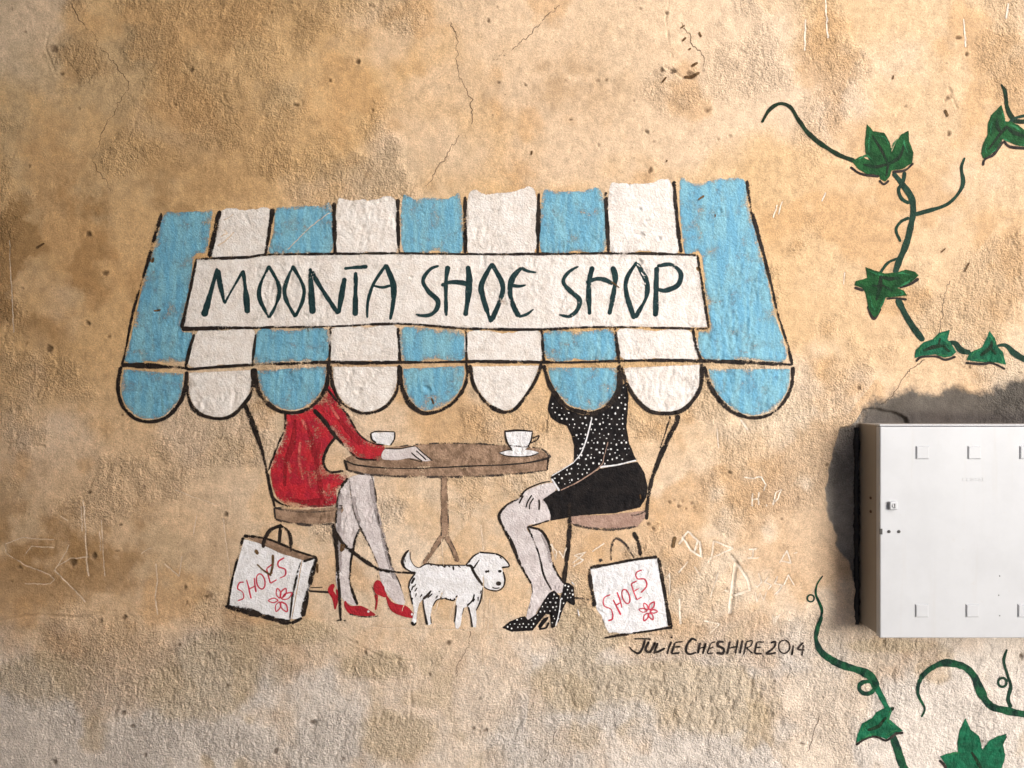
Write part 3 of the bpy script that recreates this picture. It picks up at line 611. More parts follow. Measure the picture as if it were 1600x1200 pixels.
strokes('edge_line', tb, [([(625,697),(675,693),(740,693),(790,696),(843,701),(861,715)],[2,3,3,3,3,4])], M['dry'], 2)
ped = strokes('pedestal', tb, [([(694,744),(694,790),(695,838)],[11,11,13])], M['brown'], .6)
strokes('pedestal_line', ped, [([(689,746),(690,790),(689,838)],2.4),([(700,746),(700,790),(701,838)],2)], M['dry'], 1.6)
for p in ([(692,836),(677,858),(662,882)], [(697,838),(708,858),(716,878)]):
    f = strokes('pedestal_foot', tb, [(p, [10,7,6])], M['brown'], .7)
    strokes('foot_line', f, [([(a-4, b) for a, b in p], 1.8), ([(a+4, b+2) for a, b in p], 1.8)], M['dry'], 1.6)
cp = thing('painted_cup', 598, 696, 'white painted cup half hidden behind the red sleeve', 'cup', 'painted cups')
fill('bowl', cp, [(580,676),(617,675),(615,688),(609,696),(588,693),(582,687)], M['bright'], 1.6, False, sub=2)
strokes('outline', cp, [([(579,677),(590,674),(617,675)],2),([(579,677),(581,686),(588,692)],2.2),([(617,675),(616,686),(610,696)],2)], M['thin'], 3)
cp2 = thing('painted_cup', 811, 712, 'white painted cup on a saucer at the right of the table', 'cup', 'painted cups')
fill('saucer', cp2, ell(811,708,31,5.5,18), M['bright'], 1.6, True, sub=2)
fill('bowl', cp2, [(789,674),(832,674),(830,686),(826,698),(817,706),(801,705),(793,694)], M['bright'], 1.8, False, sub=2)
strokes('outline', cp2, [([(788,674),(810,672.5),(833,674)],3),([(789,674),(792,690),(800,703)],2.6),([(832,675),(830,688),(825,698)],2.4),([(780,707),(795,703),(801,704)],1.8),([(780,708),(795,713),(825,713),(842,708)],1.8)], M['thin'], 3)
strokes('handle', cp2, [([(832,685),(842,681),(838,688),(829,692)],2)], M['thin'], 3)

# ---- woman in red
p1 = thing('painted_person', 560, 962, 'painted woman in a red dress and red heels, hand on the table', 'painted figure', 'painted women at the table')
LEG1 = [(546,747),(533,762),(527,790),(525,822),(526,860),(525,905),(531,928),(540,940),(557,946),(553,930),(547,912),(547,880),(555,845),(562,825),(553,802),(548,770)]
LEG2 = [(547,746),(580,741),(586,765),(592,815),(605,857),(612,885),(625,912),(633,940),(627,947),(607,930),(595,907),(590,880),(575,847),(562,822),(552,797),(548,765)]
l1 = fill('leg', p1, LEG1, M['skin'], .9, True, sub=2)
strokes('outline', l1, [([(544,747),(533,762),(527,790),(525,818)],[4,4,3,3]),([(562,826),(555,845),(549,875),(547,905),(553,930),(559,945)],[3,4,4,4,4,3]),([(525,825),(527,860),(526,900)],1.6)], M['black'], 2)
l2 = fill('leg', p1, LEG2, M['skin'], 1.1, True, sub=2)
strokes('outline', l2, [([(546,748),(548,770),(553,800),(563,824),(575,847),(590,880)],[2,2.5,3,4,2.5,2]),([(580,742),(586,765),(592,815),(605,857),(612,885)],[2,3,3.5,4.5,4]),([(612,885),(625,912),(633,938)],[3,2.4,1.6])], M['dry'], 2)
fill('dress', p1, [(447,645),(458,648),(487,638),(500,655),(524,682),(512,702),(507,720),(512,737),(543,743),(533,760),(527,768),(523,789),(490,793),(455,791),(433,777),(423,745),(425,722),(433,704),(443,682)], M['red'], 1, True)
fill('sleeve', p1, [(512,602),(517,606),(537,640),(562,678),(580,691),(600,697),(595,718),(563,716),(550,709),(525,680),(489,640),(500,627),(508,612)], M['red'], 1.4, True, inset=-1)
strokes('dress_outline', p1, [([(446,645),(445,670),(432,702),(420,735)],[4,3,3.5,3]),([(420,740),(425,772),(440,787),(468,794)],[3,3,3,2.5]),([(525,682),(511,702),(506,722),(515,737),(537,736)],[4,4,4,4,3])], M['black'], 2.2)
strokes('sleeve_outline', p1, [([(511,608),(525,625),(541,645)],[5,3,3]),([(541,645),(562,679),(582,692),(600,695)],[3,2.4,2,1.6]),([(490,640),(507,658),(525,682),(550,709),(563,717),(589,719)],[6,6,5,3,3,3])], M['black'], 2.4)
hd = fill('hand', p1, [(597,717),(601,702),(625,700),(650,698),(660,707),(673,719),(664,721),(655,719),(640,716),(620,719)], M['skin'], 1.7, True, sub=2)
strokes('finger_line', hd, [([(642,707),(650,714),(660,721)],2),([(650,704),(658,711),(666,719)],2),([(650,698),(662,709),(676,720)],2),([(602,701),(625,701),(648,697)],1.8),([(640,717),(652,720),(660,722)],1.4)], M['thin'], 3)
sh = fill('shoe', p1, [(540,938),(548,946),(565,946),(578,953),(587,961),(565,962),(546,958),(538,945)], M['red_shoe'], 1.8, True, sub=2)
strokes('heel', sh, [([(522,912),(517,922),(524,936),(524,952)],[5,9,8,2]),([(526,920),(529,934)],3)], M['red_shoe'], 1.9)
strokes('sole_line', sh, [([(546,959),(570,963),(592,962)],2.6)], M['dry'], 2)
dots('highlight', sh, [(576,955,1.8)], M['dot'])
sh = fill('shoe', p1, [(604,929),(615,941),(635,946),(645,956),(652,966),(628,962),(612,954),(605,940)], M['red_shoe'], 1.8, True, sub=2)
strokes('heel', sh, [([(590,906),(593,920),(604,932)],[9,15,7]),([(588,928),(589,940),(587,953)],[6,4,2])], M['red_shoe'], 1.9)
strokes('heel_line', sh, [([(590,895),(590,904)],2.4),([(582,916),(588,932),(586,952)],1.6),([(600,930),(608,953)],1.4)], M['dry'], 2.4)
dots('highlight', sh, [(644,959,1.8)], M['dot'])

for f in ([(462,655),(458,690),(447,725),(445,760)],[(500,690),(495,720),(500,755),(505,780)],[(478,660),(488,690),(492,715)],[(455,780),(480,785),(510,782)],[(520,640),(540,668),(565,695)]):
    strokes('fold', p1, [(f, [4, 9, 9, 5][:len(f)])], M['red_dark'], 1.75)
for f in ([(470,690),(468,720),(475,750)],[(482,735),(486,760)],[(450,720),(455,740)],[(472,655),(480,672)],[(512,628),(530,655)],[(515,755),(512,775)]):
    strokes('scrub_mark', p1, [(f, 5)], M['red_light'], 1.85)
for f in ([(580,748),(586,790),(598,835),(606,870),(618,905)],[(533,770),(530,800),(531,850),(530,895)],[(552,775),(556,800),(562,818)]):
    strokes('leg_shading', p1, [(f, 7)], M['shade'], 1.5)
# ---- woman in black
p2 = thing('painted_person', 840, 986, 'painted woman in a black polka-dot blouse and spotted heels', 'painted figure', 'painted women at the table')
LB = [(824,822),(845,829),(857,847),(862,875),(870,895),(881,911),(878,926),(862,922),(850,900),(842,866),(832,840)]
l1 = fill('leg', p2, LB, M['skin'], .9, True, sub=2)
strokes('outline', l1, [([(826,823),(845,829),(857,847),(863,875),(870,895),(881,910)],[3,4,4,4,3,2.5])], M['black'], 2)
LA = [(812,779),(790,790),(780,807),(787,825),(800,850),(812,880),(830,912),(830,932),(822,966),(832,968),(842,950),(863,922),(850,900),(842,866),(832,840),(824,822),(858,814),(857,795),(845,780)]
l2 = fill('leg', p2, LA, M['skin'], 1.1, True, sub=2)
strokes('outline', l2, [([(811,779),(791,790),(780,806),(786,824),(800,850),(812,880),(830,912)],[3,3,4.5,4,4.5,4.5,3]),([(824,822),(832,840),(842,866),(850,900),(862,922)],[2,3,3,3,2]),([(824,823),(840,819),(858,813)],3)], M['black'], 2)
strokes('ankle_line', l2, [([(831,912),(832,932),(824,962)],1.6)], M['dry'], 2)
for f in ([(786,800),(792,822),(806,855),(820,885),(832,908)],[(822,830),(833,855),(842,885),(852,908)],[(846,834),(856,855),(860,880)],[(825,815),(845,810)]):
    strokes('leg_shading', p2, [(f, 6)], M['shade'], 1.5)
BL = [(862,612),(857,630),(856,640),(860,652),(872,661),(885,665),(893,680),(897,697),(896,722),(878,734),(860,746),(867,757),(874,767),(905,753),(937,731),(995,720),(983,692),(979,667),(981,640),(982,618),(977,597),(970,604),(955,634),(932,648),(908,648),(885,639),(868,620)]
SK = [(866,767),(905,753),(937,732),(970,726),(996,721),(1007,738),(1012,760),(1010,777),(1000,793),(960,802),(910,805),(860,814),(857,798),(848,780)]
fill('skirt', p2, SK, M['dark_cloth'], 1.3, False)
bl = fill('blouse', p2, BL, M['dark_cloth'], 1.6, False)
P = []
r2 = random.Random(5)
g = np.array([(856+i*8.8+(j % 2)*4.4+r2.uniform(-2.8, 2.8), 600+j*7.8+r2.uniform(-2.4, 2.4)) for i in range(18) for j in range(23)])
dd = sdf(g, BL)
P = [(a, b, r2.choice((.8, 1.1, 1.3, 1.6))) for (a, b), q in zip(g, dd) if q > 3]
tag(dots('polka_dots', bl, P, M['dot'], 3), kind='stuff')
strokes('seam', bl, [([(925,652),(920,672),(915,690),(908,708),(897,722)],[1.5,2.4,2,2.4,1.4]),([(897,722),(880,733),(862,744)],1.6)], M['bright'], 3.2)
strokes('seam', bl, [([(937,730),(965,726),(994,719)],[2.6,2.2,2.4])], M['bright'], 3.2)
strokes('seam', bl, [([(950,690),(944,712),(938,728),(905,752),(876,766)],[1.4,1.4,1.6,1.8,1.4])], M['tan'], 3.2)
hd = fill('hand', p2, [(866,755),(845,757),(822,767),(812,777),(810,787),(818,792),(830,795),(842,795),(848,781),(868,766)], M['skin'], 1.9, True, sub=2)
strokes('finger_line', hd, [([(818,774),(814,781),(811,787)],2.6),([(831,773),(825,783),(822,793)],2.6),([(834,778),(828,787),(827,796)],2.4),([(842,780),(843,788),(842,797)],2.8),([(812,777),(824,764),(845,755),(860,752)],[3,2.5,2,1.6])], M['thin'], 3)
strokes('cuff', p2, [([(862,748),(868,757),(874,767)],3.4)], M['bright'], 3.3)
SA = [(784,981),(797,970),(812,964),(820,962),(825,968),(838,959),(850,937),(858,926),(866,922),(875,931),(873,952),(868,981),(861,981),(859,961),(853,959),(842,972),(833,985),(800,987)]
s1 = fill('shoe', p2, SA, M['dark_cloth'], 2.1, False, sub=2)
SB = [(878,926),(881,910),(890,911),(897,917),(898,934),(900,950),(904,963),(899,962),(893,945),(886,940),(880,950),(879,967),(868,981),(871,955),(875,935)]
s2 = fill('shoe', p2, SB, M['dark_cloth'], 1.9, False, sub=2)
for sh, pl in ((s1, SA), (s2, SB)):
    g = np.array([(782+i*7.4+(j % 2)*3.7+r2.uniform(-1.5, 1.5), 908+j*6.6+r2.uniform(-1.5, 1.5)) for i in range(17) for j in range(13)])
    dd = sdf(g, pl)
    tag(dots('polka_dots', sh, [(a, b, r2.choice((.9, 1.1, 1.4))) for (a, b), q in zip(g, dd) if q > 1.6], M['dot'], 3.2), kind='stuff')
strokes('sole', s2, [([(842,981),(850,970),(857,964)],[5,6,3]),([(842,983),(853,981),(858,972)],4)], M['dark_cloth'], 1.8)
strokes('edge_line', s2, [([(876,935),(874,955),(868,978)],2)], M['bright'], 3)
strokes('edge_line', s2, [([(903,952),(905,963)],1.4),([(893,909),(898,914)],1.6)], M['bright'], 3)

# ---- dog and lead
dg = thing('painted_dog', 695, 982, 'small white painted terrier standing under the table', 'dog')
DOG = [(639,859),(634,865),(629,878),(634,888),(649,896),(641,907),(639,917),(642,931),(646,946),(647,957),(643,971),(647,976),(651,971),(652,957),(655,943),(661,936),(663,948),(665,960),(667,973),(670,977),(675,974),(673,960),(676,947),(683,937),(694,935),(706,938),(712,938),(713,950),(710,970),(712,982),(716,983),(720,976),(722,961),(725,950),(731,947),(734,957),(738,972),(739,980),(744,980),(745,968),(744,954),(750,941),(753,928),(755,918),(764,921),(777,922),(786,917),(789,906),(786,892),(784,887),(796,884),(791,875),(774,865),(762,864),(749,863),(739,870),(729,883),(710,883),(690,883),(668,881),(655,887),(647,883),(641,872)]
bd = fill('body', dg, DOG, M['bright'], 2, False, sub=2)
strokes('outline', bd, [([(639,859),(633,866),(629,878),(634,888),(649,896)],[2,4,4,2.4,1.8]),([(641,862),(642,874),(648,884),(655,887)],1.4),([(655,887),(668,881),(690,883),(728,883)],[1.6,2.2,2.2,1.8]),
 ([(649,896),(641,907),(639,917)],[2.4,3,2]),([(639,917),(642,931),(645,944)],2),([(661,936),(662,946),(665,962),(668,976)],[2,2.6,2.6,3.4]),([(676,947),(683,937),(694,935)],1.8),([(694,934),(706,938),(712,936)],2.4),
 ([(713,945),(712,960),(710,972)],2),([(732,948),(735,960),(738,980)],[2.2,2.4,3]),([(744,954),(750,941),(753,928),(755,917)],[2,3,3,2]),([(643,971),(647,976),(651,972)],[4,3,2]),([(722,961),(725,949)],1.4),([(673,962),(674,974)],1.6)], M['thin'], 3)
hdp = strokes('head_outline', dg, [([(755,916),(764,921),(777,923),(786,917),(789,906),(786,893)],[2,2,2,2.2,3,2.6]),([(749,863),(762,864),(774,865)],2.4),([(774,865),(786,871),(796,884),(784,887)],[2.6,2.2,3,2.4]),([(749,864),(739,870),(728,883)],[2,3,3]),
 ([(728,884),(735,884),(740,890)],[2,5,4]),([(736,884),(741,895),(748,906),(756,916)],[4,5,4,3]),([(740,888),(745,880),(749,874)],[3,2,1])], M['thin'], 3)
dots('eye', dg, [(760,893,2.2),(763,892.5,1.8)], M['thin'], 3.2); dots('eye', dg, [(781,892.5,2.6)], M['thin'], 3.2)
fill('nose', dg, ell(779,911.5,4.2,3.4,10), M['thin'], 3.2, True, sub=2)
strokes('mouth', dg, [([(769,917),(774,919),(781,918)],1.6)], M['thin'], 3.2)
strokes('fur_mark', dg, [([(648,902),(643,912)],3),([(652,918),(648,924)],2.2),([(646,914),(643,922)],2.4),([(674,922),(668,930),(661,936)],[2,4,3]),([(676,927),(668,934)],2),([(741,928),(738,938),(730,946)],[3,3.6,3]),([(708,884),(709,891)],2.4),([(690,883),(696,887)],2),([(700,884),(704,886)],2),([(686,925),(687,923)],2),([(744,900),(750,910)],2.6),([(712,934),(715,930)],2)], M['thin'], 3.1)
ld = thing('painted_lead', 650, 895, 'dark painted dog lead tied from the chair leg to the dog', 'dog lead')
strokes('cord', ld, [([(521,826),(530,840),(540,853),(565,872),(592,889),(615,893),(650,895)],[6,5.5,5.5,5,4.5,4,4])], M['black'], 2.8)
strokes('knot', ld, [([(534,849),(534,862)],5),([(538,850),(537,860)],3)], M['gouge'], 2.9)

fx = random.Random(12)
for (a, b_, dx, dy) in [(640,912,-2,6),(642,922,-1,7),(645,933,-1,6),(650,912,-3,5),(651,926,-2,6),(660,928,-4,5),(664,931,-3,6),(684,930,-3,5),(690,932,-2,5),(697,933,2,4),(703,935,3,3),(709,934,2,4),(735,941,-4,6),(742,935,-3,7),(747,932,-1,7),(752,922,-1,6),(737,889,3,6),(741,897,3,6),(745,903,3,5),(751,910,3,5),(672,882,4,2),(683,883,4,2),(694,884,4,2),(716,884,4,2),(632,872,1,6),(630,880,3,4),(735,875,-3,4),(781,870,4,4)]:
    strokes('fur_mark', dg, [([(a, b_), (a+dx+fx.uniform(-1, 1), b_+dy+fx.uniform(-1, 1))], [2.6, 1.1])], M['thin'], 3.3)
# ---- shopping bags
b1 = thing('painted_shopping_bag', 430, 970, 'tilted white painted shopping bag with grey side beside the woman in red', 'bag', 'painted shopping bags')
fr = fill('front_panel', b1, [(382,842),(412,850),(440,864),(472,874),(464,922),(455,971),(405,958),(358,946),(366,900)], M['bright'], 1, False)
fill('side_panel', b1, [(473,875),(495,871),(484,918),(472,964),(456,971),(465,922)], M['bright'], 1.1, False)
fill('opening', b1, [(381,838),(412,840),(440,848),(465,860),(496,870),(474,875),(440,865),(410,851)], M['brown'], 1.3, False, sub=2)
strokes('outline', b1, [([(381,839),(372,872),(364,905),(357,946)],[4,3,4,4]),([(352,947),(380,953),(410,961),(440,970),(456,973)],[6,10,9,8,6]),([(456,973),(473,965)],5),([(495,871),(489,895),(482,922),(473,963)],[5,6,7,7]),([(470,878),(463,905),(457,935),(453,970)],[2,3.5,3,2.5]),([(381,837),(412,840),(440,850),(465,861),(496,871)],[5,3.5,3,3.5,3]),([(474,877),(496,870)],4)], M['black'], 2.2)
strokes('handle', b1, [([(412,856),(413,845),(422,829),(437,822),(448,826),(454,838),(455,862)],[4,5,5,5,5,5,4])], M['black'], 2.6)
L1 = [[([(382,909),(375,910),(372,919),(380,925),(381,934),(372,938)],2)],[([(386,905),(390,920),(393,935)],2.6),([(398,902),(399,913),(401,925)],2.2),([(389,920),(400,915)],2)],
 [(ell(408,908,6.5,12,12,-.2),2.2,True,True)],[([(417,888),(420,899),(423,911)],2.4),([(417,888),(426,881)],2.2),([(420,899),(427,894)],2),([(423,911),(433,905)],2.2)],
 [([(445,871),(436,877),(436,885),(446,889),(446,898),(437,903)],2.2)]]
for l in L1: strokes('letter', fr, l, M['red_line'], 2.2)
def petal(c, t, w): 
    c = np.array(c, float); t = np.array(t, float); d = t-c; n = np.array([-d[1], d[0]])*w
    return [tuple(c+d*.12), tuple(c+d*.55+n), tuple(t), tuple(c+d*.55-n)]
def flower(parent, c, tips): strokes('flower', parent, [(petal(c, t, .2)+[petal(c, t, .2)[0]], 2) for t in tips], M['red_line'], 2.3)
flower(fr, (438,937), [(434,919),(447,919),(457,926),(449,955),(432,955),(420,938)])
b2 = thing('painted_shopping_bag', 990, 998, 'white painted shopping bag beside the signature, its lower left corner flaked away', 'bag', 'painted shopping bags')
fr = fill('front_panel', b2, [(922,887),(960,880),(1000,874),(1026,870),(1034,910),(1044,979),(1000,988),(945,997),(944,975),(940,962),(932,952),(928,925)], M['bright'], 1, False)
strokes('side_panel', b2, [([(1028,871),(1033,900),(1040,940),(1046,978)],[3,4,4,5]),([(1031,874),(1037,910),(1043,945),(1050,980)],[2.5,3,3,3])], M['black'], 1.9)
strokes('outline', b2, [([(921,887),(960,880),(1000,873),(1027,870)],[5,4,4,5]),([(920,888),(923,910),(929,948)],[5,6,6]),([(944,997),(985,990),(1020,985),(1051,980)],[3,4,3,4])], M['black'], 2.2)
strokes('handle', b2, [([(955,876),(955,857),(962,841),(978,851),(991,872)],[3,4.5,5,4,4])], M['dry'], 2.4)
strokes('handle_knob', b2, [([(938,872),(939,878)],7)], M['dry'], 2.4)
L2 = [[([(954,929),(944,935),(944,946),(955,953),(957,966),(950,970)],2.2)],[([(958,937),(964,949),(970,961)],2.4),([(964,925),(969,938),(972,950)],2.2),([(962,946),(970,941)],1.8)],
 [(ell(978,932,5.5,11.5,12,-.3),2,True,True)],[([(986,912),(990,924),(995,937)],2.2),([(986,912),(995,907)],2),([(990,924),(998,919)],1.8),([(995,937),(1003,932)],2)],[([(1003,890),(994,895),(996,904),(1007,905),(1010,915),(1001,926)],2)]]
for l in L2: strokes('letter', fr, l, M['red_line'], 2.2)
flower(fr, (1013,955), [(1006,942),(1022,940),(1027,955),(1020,968),(1006,970),(998,952)])

# ---- signature
si = thing('painted_signature', 1120, 1025, 'black brushed artist signature and year below the right bag', 'signature')
SIG = [[([(991,998),(1003,998),(1017,999)],2.6),([(1008,999),(1004,1012),(998,1020),(989,1017),(983,1010)],[3,4,4,3,2])],[([(1014,1002),(1009,1014),(1014,1019),(1019,1014),(1024,1003)],[3,4,4,4,3])],
 [([(1028,1004),(1024,1014),(1022,1022)],3.4),([(1022,1020),(1030,1017),(1039,1012)],3)],[([(1049,1002),(1045,1012),(1042,1022)],3),([(1049,994),(1049.5,997)],4.4)],
 [([(1055,1004),(1049,1021)],2.8),([(1055,1004),(1067,1002)],2.6),([(1053,1011),(1063,1010)],2.4),([(1049,1021),(1062,1020)],3)],
 [([(1089,1001),(1081,998),(1073,1008),(1072,1018),(1078,1022),(1088,1019)],[3,4.5,4,3.4,3,2.6])],[([(1094,1004),(1090,1021)],3),([(1103,1004),(1098,1022)],3),([(1092,1013),(1102,1011)],2.4)],
 [([(1110,1005),(1105,1021)],2.2),([(1110,1005),(1118,1003)],2),([(1108,1013),(1115,1011)],2),([(1105,1021),(1115,1020)],2.2)],[([(1132,1003),(1123,1003),(1122,1009),(1131,1014),(1129,1021),(1119,1020)],[2.4,4,4,4,4,3])],
 [([(1141,1002),(1136,1022)],3.2),([(1153,1000),(1149,1021)],2.8),([(1139,1013),(1151,1010)],2.4)],[([(1160,1000),(1156,1021)],3)],
 [([(1166,1003),(1162,1023)],2.4),([(1166,1003),(1175,1001),(1173,1009),(1165,1012)],2),([(1166,1012),(1176,1021)],2.6)],[([(1183,1003),(1179,1021)],3),([(1183,1003),(1194,1003)],2.6),([(1181,1012),(1189,1011)],2.4),([(1179,1021),(1191,1022)],3)],
 [([(1204,1004),(1212,1003),(1209,1012),(1198,1021),(1213,1020)],[3,4,3.4,3,3])],[(ell(1225.5,1010.5,8.6,10,12,.2),2.2,True,True)],[([(1240,1008),(1237,1024)],2.8)],[([(1256,1004),(1247,1014),(1258,1016)],[2.6,3.6,2.6]),([(1256,1008),(1253,1025)],2.6)]]
for l in SIG: strokes('letter', si, l, M['thin'], 2)

# ---- ivy
def leaf(parent, poly, veins, shadows, mat='leaf'):
    lf = fill('leaf', parent, poly, M[mat], 1.6, False, sub=2)
    lp = np.array(poly, float); cc = lp.mean(0); n_ = len(lp)
    for k in range(0, n_-2, 3):
        g = [tuple(cc+(lp[(k+j) % n_]-cc)*.80) for j in range(3)]
        strokes('brush_highlight', lf, [(g, [1.5, 3.4, 1.5])], M['leaf_light'], 1.9)
    if veins: strokes('vein', lf, [(v, [4]+[6]*(len(v)-2)+[3]) for v in veins], M['vein'], 2.4)
    if shadows: strokes('leaf_shadow_line', lf, [(s, 4) for s in shadows], M['thin'], 1.2)
    return lf
v1 = thing('painted_ivy_vine', 1440, 570, 'twisting painted ivy vine with four leaves above the meter box', 'ivy', 'painted ivy vines')
leaf(v1, [(1330,252),(1345,244),(1358,251),(1352,239),(1351,223),(1354,194),(1364,205),(1382,208),(1390,223),(1393,238),(1400,221),(1408,210),(1419,204),(1420,221),(1427,239),(1425,255),(1411,264),(1393,267),(1390,276),(1383,284),(1375,280),(1373,274),(1353,272),(1340,264)],
 [[(1387,257),(1375,232),(1362,212)],[(1387,257),(1405,245),(1412,226)],[(1386,257),(1368,261),(1348,257)],[(1387,257),(1384,276)]], [[(1328,261),(1345,272),(1373,276)],[(1394,269),(1414,266),(1427,255)],[(1373,282),(1381,288),(1389,282)]])
leaf(v1, [(1352,417),(1365,422),(1382,427),(1400,426),(1415,421),(1430,425),(1435,431),(1422,442),(1402,450),(1412,454),(1417,462),(1400,464),(1384,465),(1377,480),(1372,492),(1365,497),(1357,482),(1352,457),(1347,450),(1335,446),(1337,439),(1355,434)],
 [[(1377,432),(1390,436),(1406,434)],[(1376,430),(1374,450),(1369,470)],[(1374,448),(1362,446)],[(1377,445),(1395,455)]], [[(1335,449),(1350,454)],[(1356,478),(1365,498),(1376,482)],[(1385,467),(1400,466),(1417,468)],[(1405,450),(1422,444),(1435,435)]])
leaf(v1, [(1429,560),(1431,547),(1442,535),(1457,530),(1467,520),(1485,515),(1481,530),(1487,537),(1495,550),(1487,557),(1475,559),(1462,554),(1440,556)],
 [[(1442,548),(1460,542),(1478,540)],[(1466,542),(1469,528)],[(1474,541),(1484,550)]], [[(1431,565),(1440,558),(1462,557),(1477,562),(1494,557)]], 'leaf_cool')
leaf(v1, [(1510,562),(1517,550),(1535,542),(1546,517),(1556,530),(1557,540),(1567,550),(1572,570),(1560,567),(1547,566),(1535,566),(1517,564)],
 [[(1532,556),(1547,543),(1549,532)],[(1547,543),(1556,554)]], [[(1509,567),(1535,569),(1550,567),(1571,577)]], 'leaf_cool')
strokes('stem', v1, [([(1395,270),(1411,289),(1424,310),(1427,331),(1421,362),(1414,386),(1405,407),(1398,428)],[8,8,9,9,10,10,10,9])], M['stem'], .6)
strokes('stem', v1, [([(1402,466),(1412,487),(1427,512),(1443,533)],[8,10,10,9])], M['stem'], .6)
strokes('stem', v1, [([(1477,537),(1492,536),(1502,547),(1517,551)],[4,7,9,9])], M['stem'], .6)
strokes('stem', v1, [([(1557,540),(1572,540),(1585,552),(1605,563),(1640,577)],[4,6,9,10,10])], M['stem'], .6)
strokes('tendril', v1, [([(1190,192),(1203,171),(1219,162),(1235,168),(1248,188),(1264,210),(1285,227),(1311,243),(1335,252)],[4,6,6,6,6,7,7,7,7])], M['vein'], .6)
strokes('tendril', v1, [([(1414,268),(1411,284),(1404,296),(1408,310),(1421,318)],[5,5,5,5,6])], M['stem'], .4)
strokes('tendril', v1, [([(1421,340),(1407,347),(1400,360),(1407,378)],[5,5,5,5])], M['stem'], .4)
strokes('tendril', v1, [([(1429,335),(1456,328),(1482,318),(1499,300),(1505,284),(1502,263),(1507,246)],[7,6,6,6,6,5,3])], M['stem'], .6)
strokes('tendril', v1, [([(1407,402),(1387,411),(1375,427)],[5,5,5])], M['stem'], .5)
v2 = thing('painted_ivy_vine', 1575, 235, 'painted ivy sprig with one big leaf cut by the upper right frame edge', 'ivy', 'painted ivy vines')
leaf(v2, [(1564,164),(1568,175),(1570,190),(1578,190),(1590,195),(1600,203),(1622,215),(1630,232),(1600,229),(1587,227),(1573,220),(1567,217),(1563,228),(1553,238),(1542,247),(1536,248),(1533,240),(1535,227),(1543,210),(1543,193),(1548,180)],
 [[(1574,197),(1562,210),(1545,233)],[(1563,207),(1558,198),(1557,185)],[(1573,199),(1585,208),(1612,216)]], [[(1536,259),(1539,249),(1553,241),(1567,221)],[(1568,220),(1578,229),(1600,232),(1628,236)]])
strokes('tendril', v2, [([(1563,132),(1570,144),(1573,167),(1580,183),(1590,190),(1625,189)],[3,6,6,7,6,5])], M['vein'], .6)
strokes('tendril', v2, [([(1575,195),(1584,186),(1600,181),(1628,176)],[6,5,5,5])], M['stem'], .6)
v3 = thing('painted_ivy_vine', 1370, 1200, 'curling painted ivy vine with a looped stem below the box corner', 'ivy', 'painted ivy vines')
strokes('tendril', v3, [([(1286,899),(1277,913),(1275,929),(1285,955),(1278,982),(1276,1001),(1286,1021),(1310,1037),(1340,1047),(1361,1057),(1371,1076)],[2.5,3,4,5,6,8,11,12,12,12,11])], M['stem_green'], .8)
strokes('curl', v3, [(ell(1267,935,5.5,5.5,10),3,True,True)], M['stem'], 1)
strokes('curl', v3, [(ell(1355,1075,12,9.5,12),6,True,True)], M['stem_green'], 1)
strokes('stem', v3, [([(1366,1064),(1373,1080),(1381,1095),(1391,1118)],[9,9,9,9])], M['leaf_cool'], .6)
strokes('stem', v3, [([(1393,1146),(1402,1170),(1410,1195),(1425,1232)],[12,15,15,14])], M['stem_green'], .6)
leaf(v3, [(1396,1105),(1390,1124),(1402,1134),(1412,1142),(1400,1145),(1385,1155),(1370,1150),(1355,1152),(1337,1161),(1340,1145),(1347,1130),(1362,1122),(1370,1112),(1385,1105)], [[(1355,1141),(1372,1135),(1385,1120)]], [[(1337,1164),(1355,1153),(1371,1152),(1385,1157),(1400,1147),(1412,1145)],[(1390,1114),(1397,1105)]], 'leaf_cool')
v4 = thing('painted_ivy_vine', 1530, 1200, 'arching thick painted ivy stem with a large leaf under the meter box', 'ivy', 'painted ivy vines')
strokes('stem', v4, [([(1440,1121),(1445,1107),(1435,1085),(1437,1065),(1455,1045),(1477,1036),(1505,1041),(1522,1057),(1532,1080),(1547,1102),(1570,1110),(1600,1116),(1645,1124)],[3,4,5,7,10,13,14,14,14,13,12,12,12])], M['stem_green'], .8)
strokes('tendril', v4, [([(1573,1014),(1568,1032),(1574,1055),(1579,1072),(1575,1092),(1580,1106)],[3,5,5,6,5,6])], M['stem'], .6)
strokes('curl', v4, [(ell(1566,1066,6.5,7,10),4,True,True)], M['stem'], 1)
leaf(v4, [(1469,1182),(1482,1177),(1497,1177),(1496,1160),(1500,1140),(1509,1122),(1517,1140),(1530,1150),(1536,1172),(1547,1157),(1574,1146),(1569,1165),(1572,1182),(1567,1200),(1555,1225),(1520,1237),(1490,1222),(1478,1195)], [[(1518,1175),(1530,1195),(1540,1215)]], [[(1468,1188),(1475,1195),(1484,1210)],[(1569,1158),(1574,1151)]], 'leaf_cool')

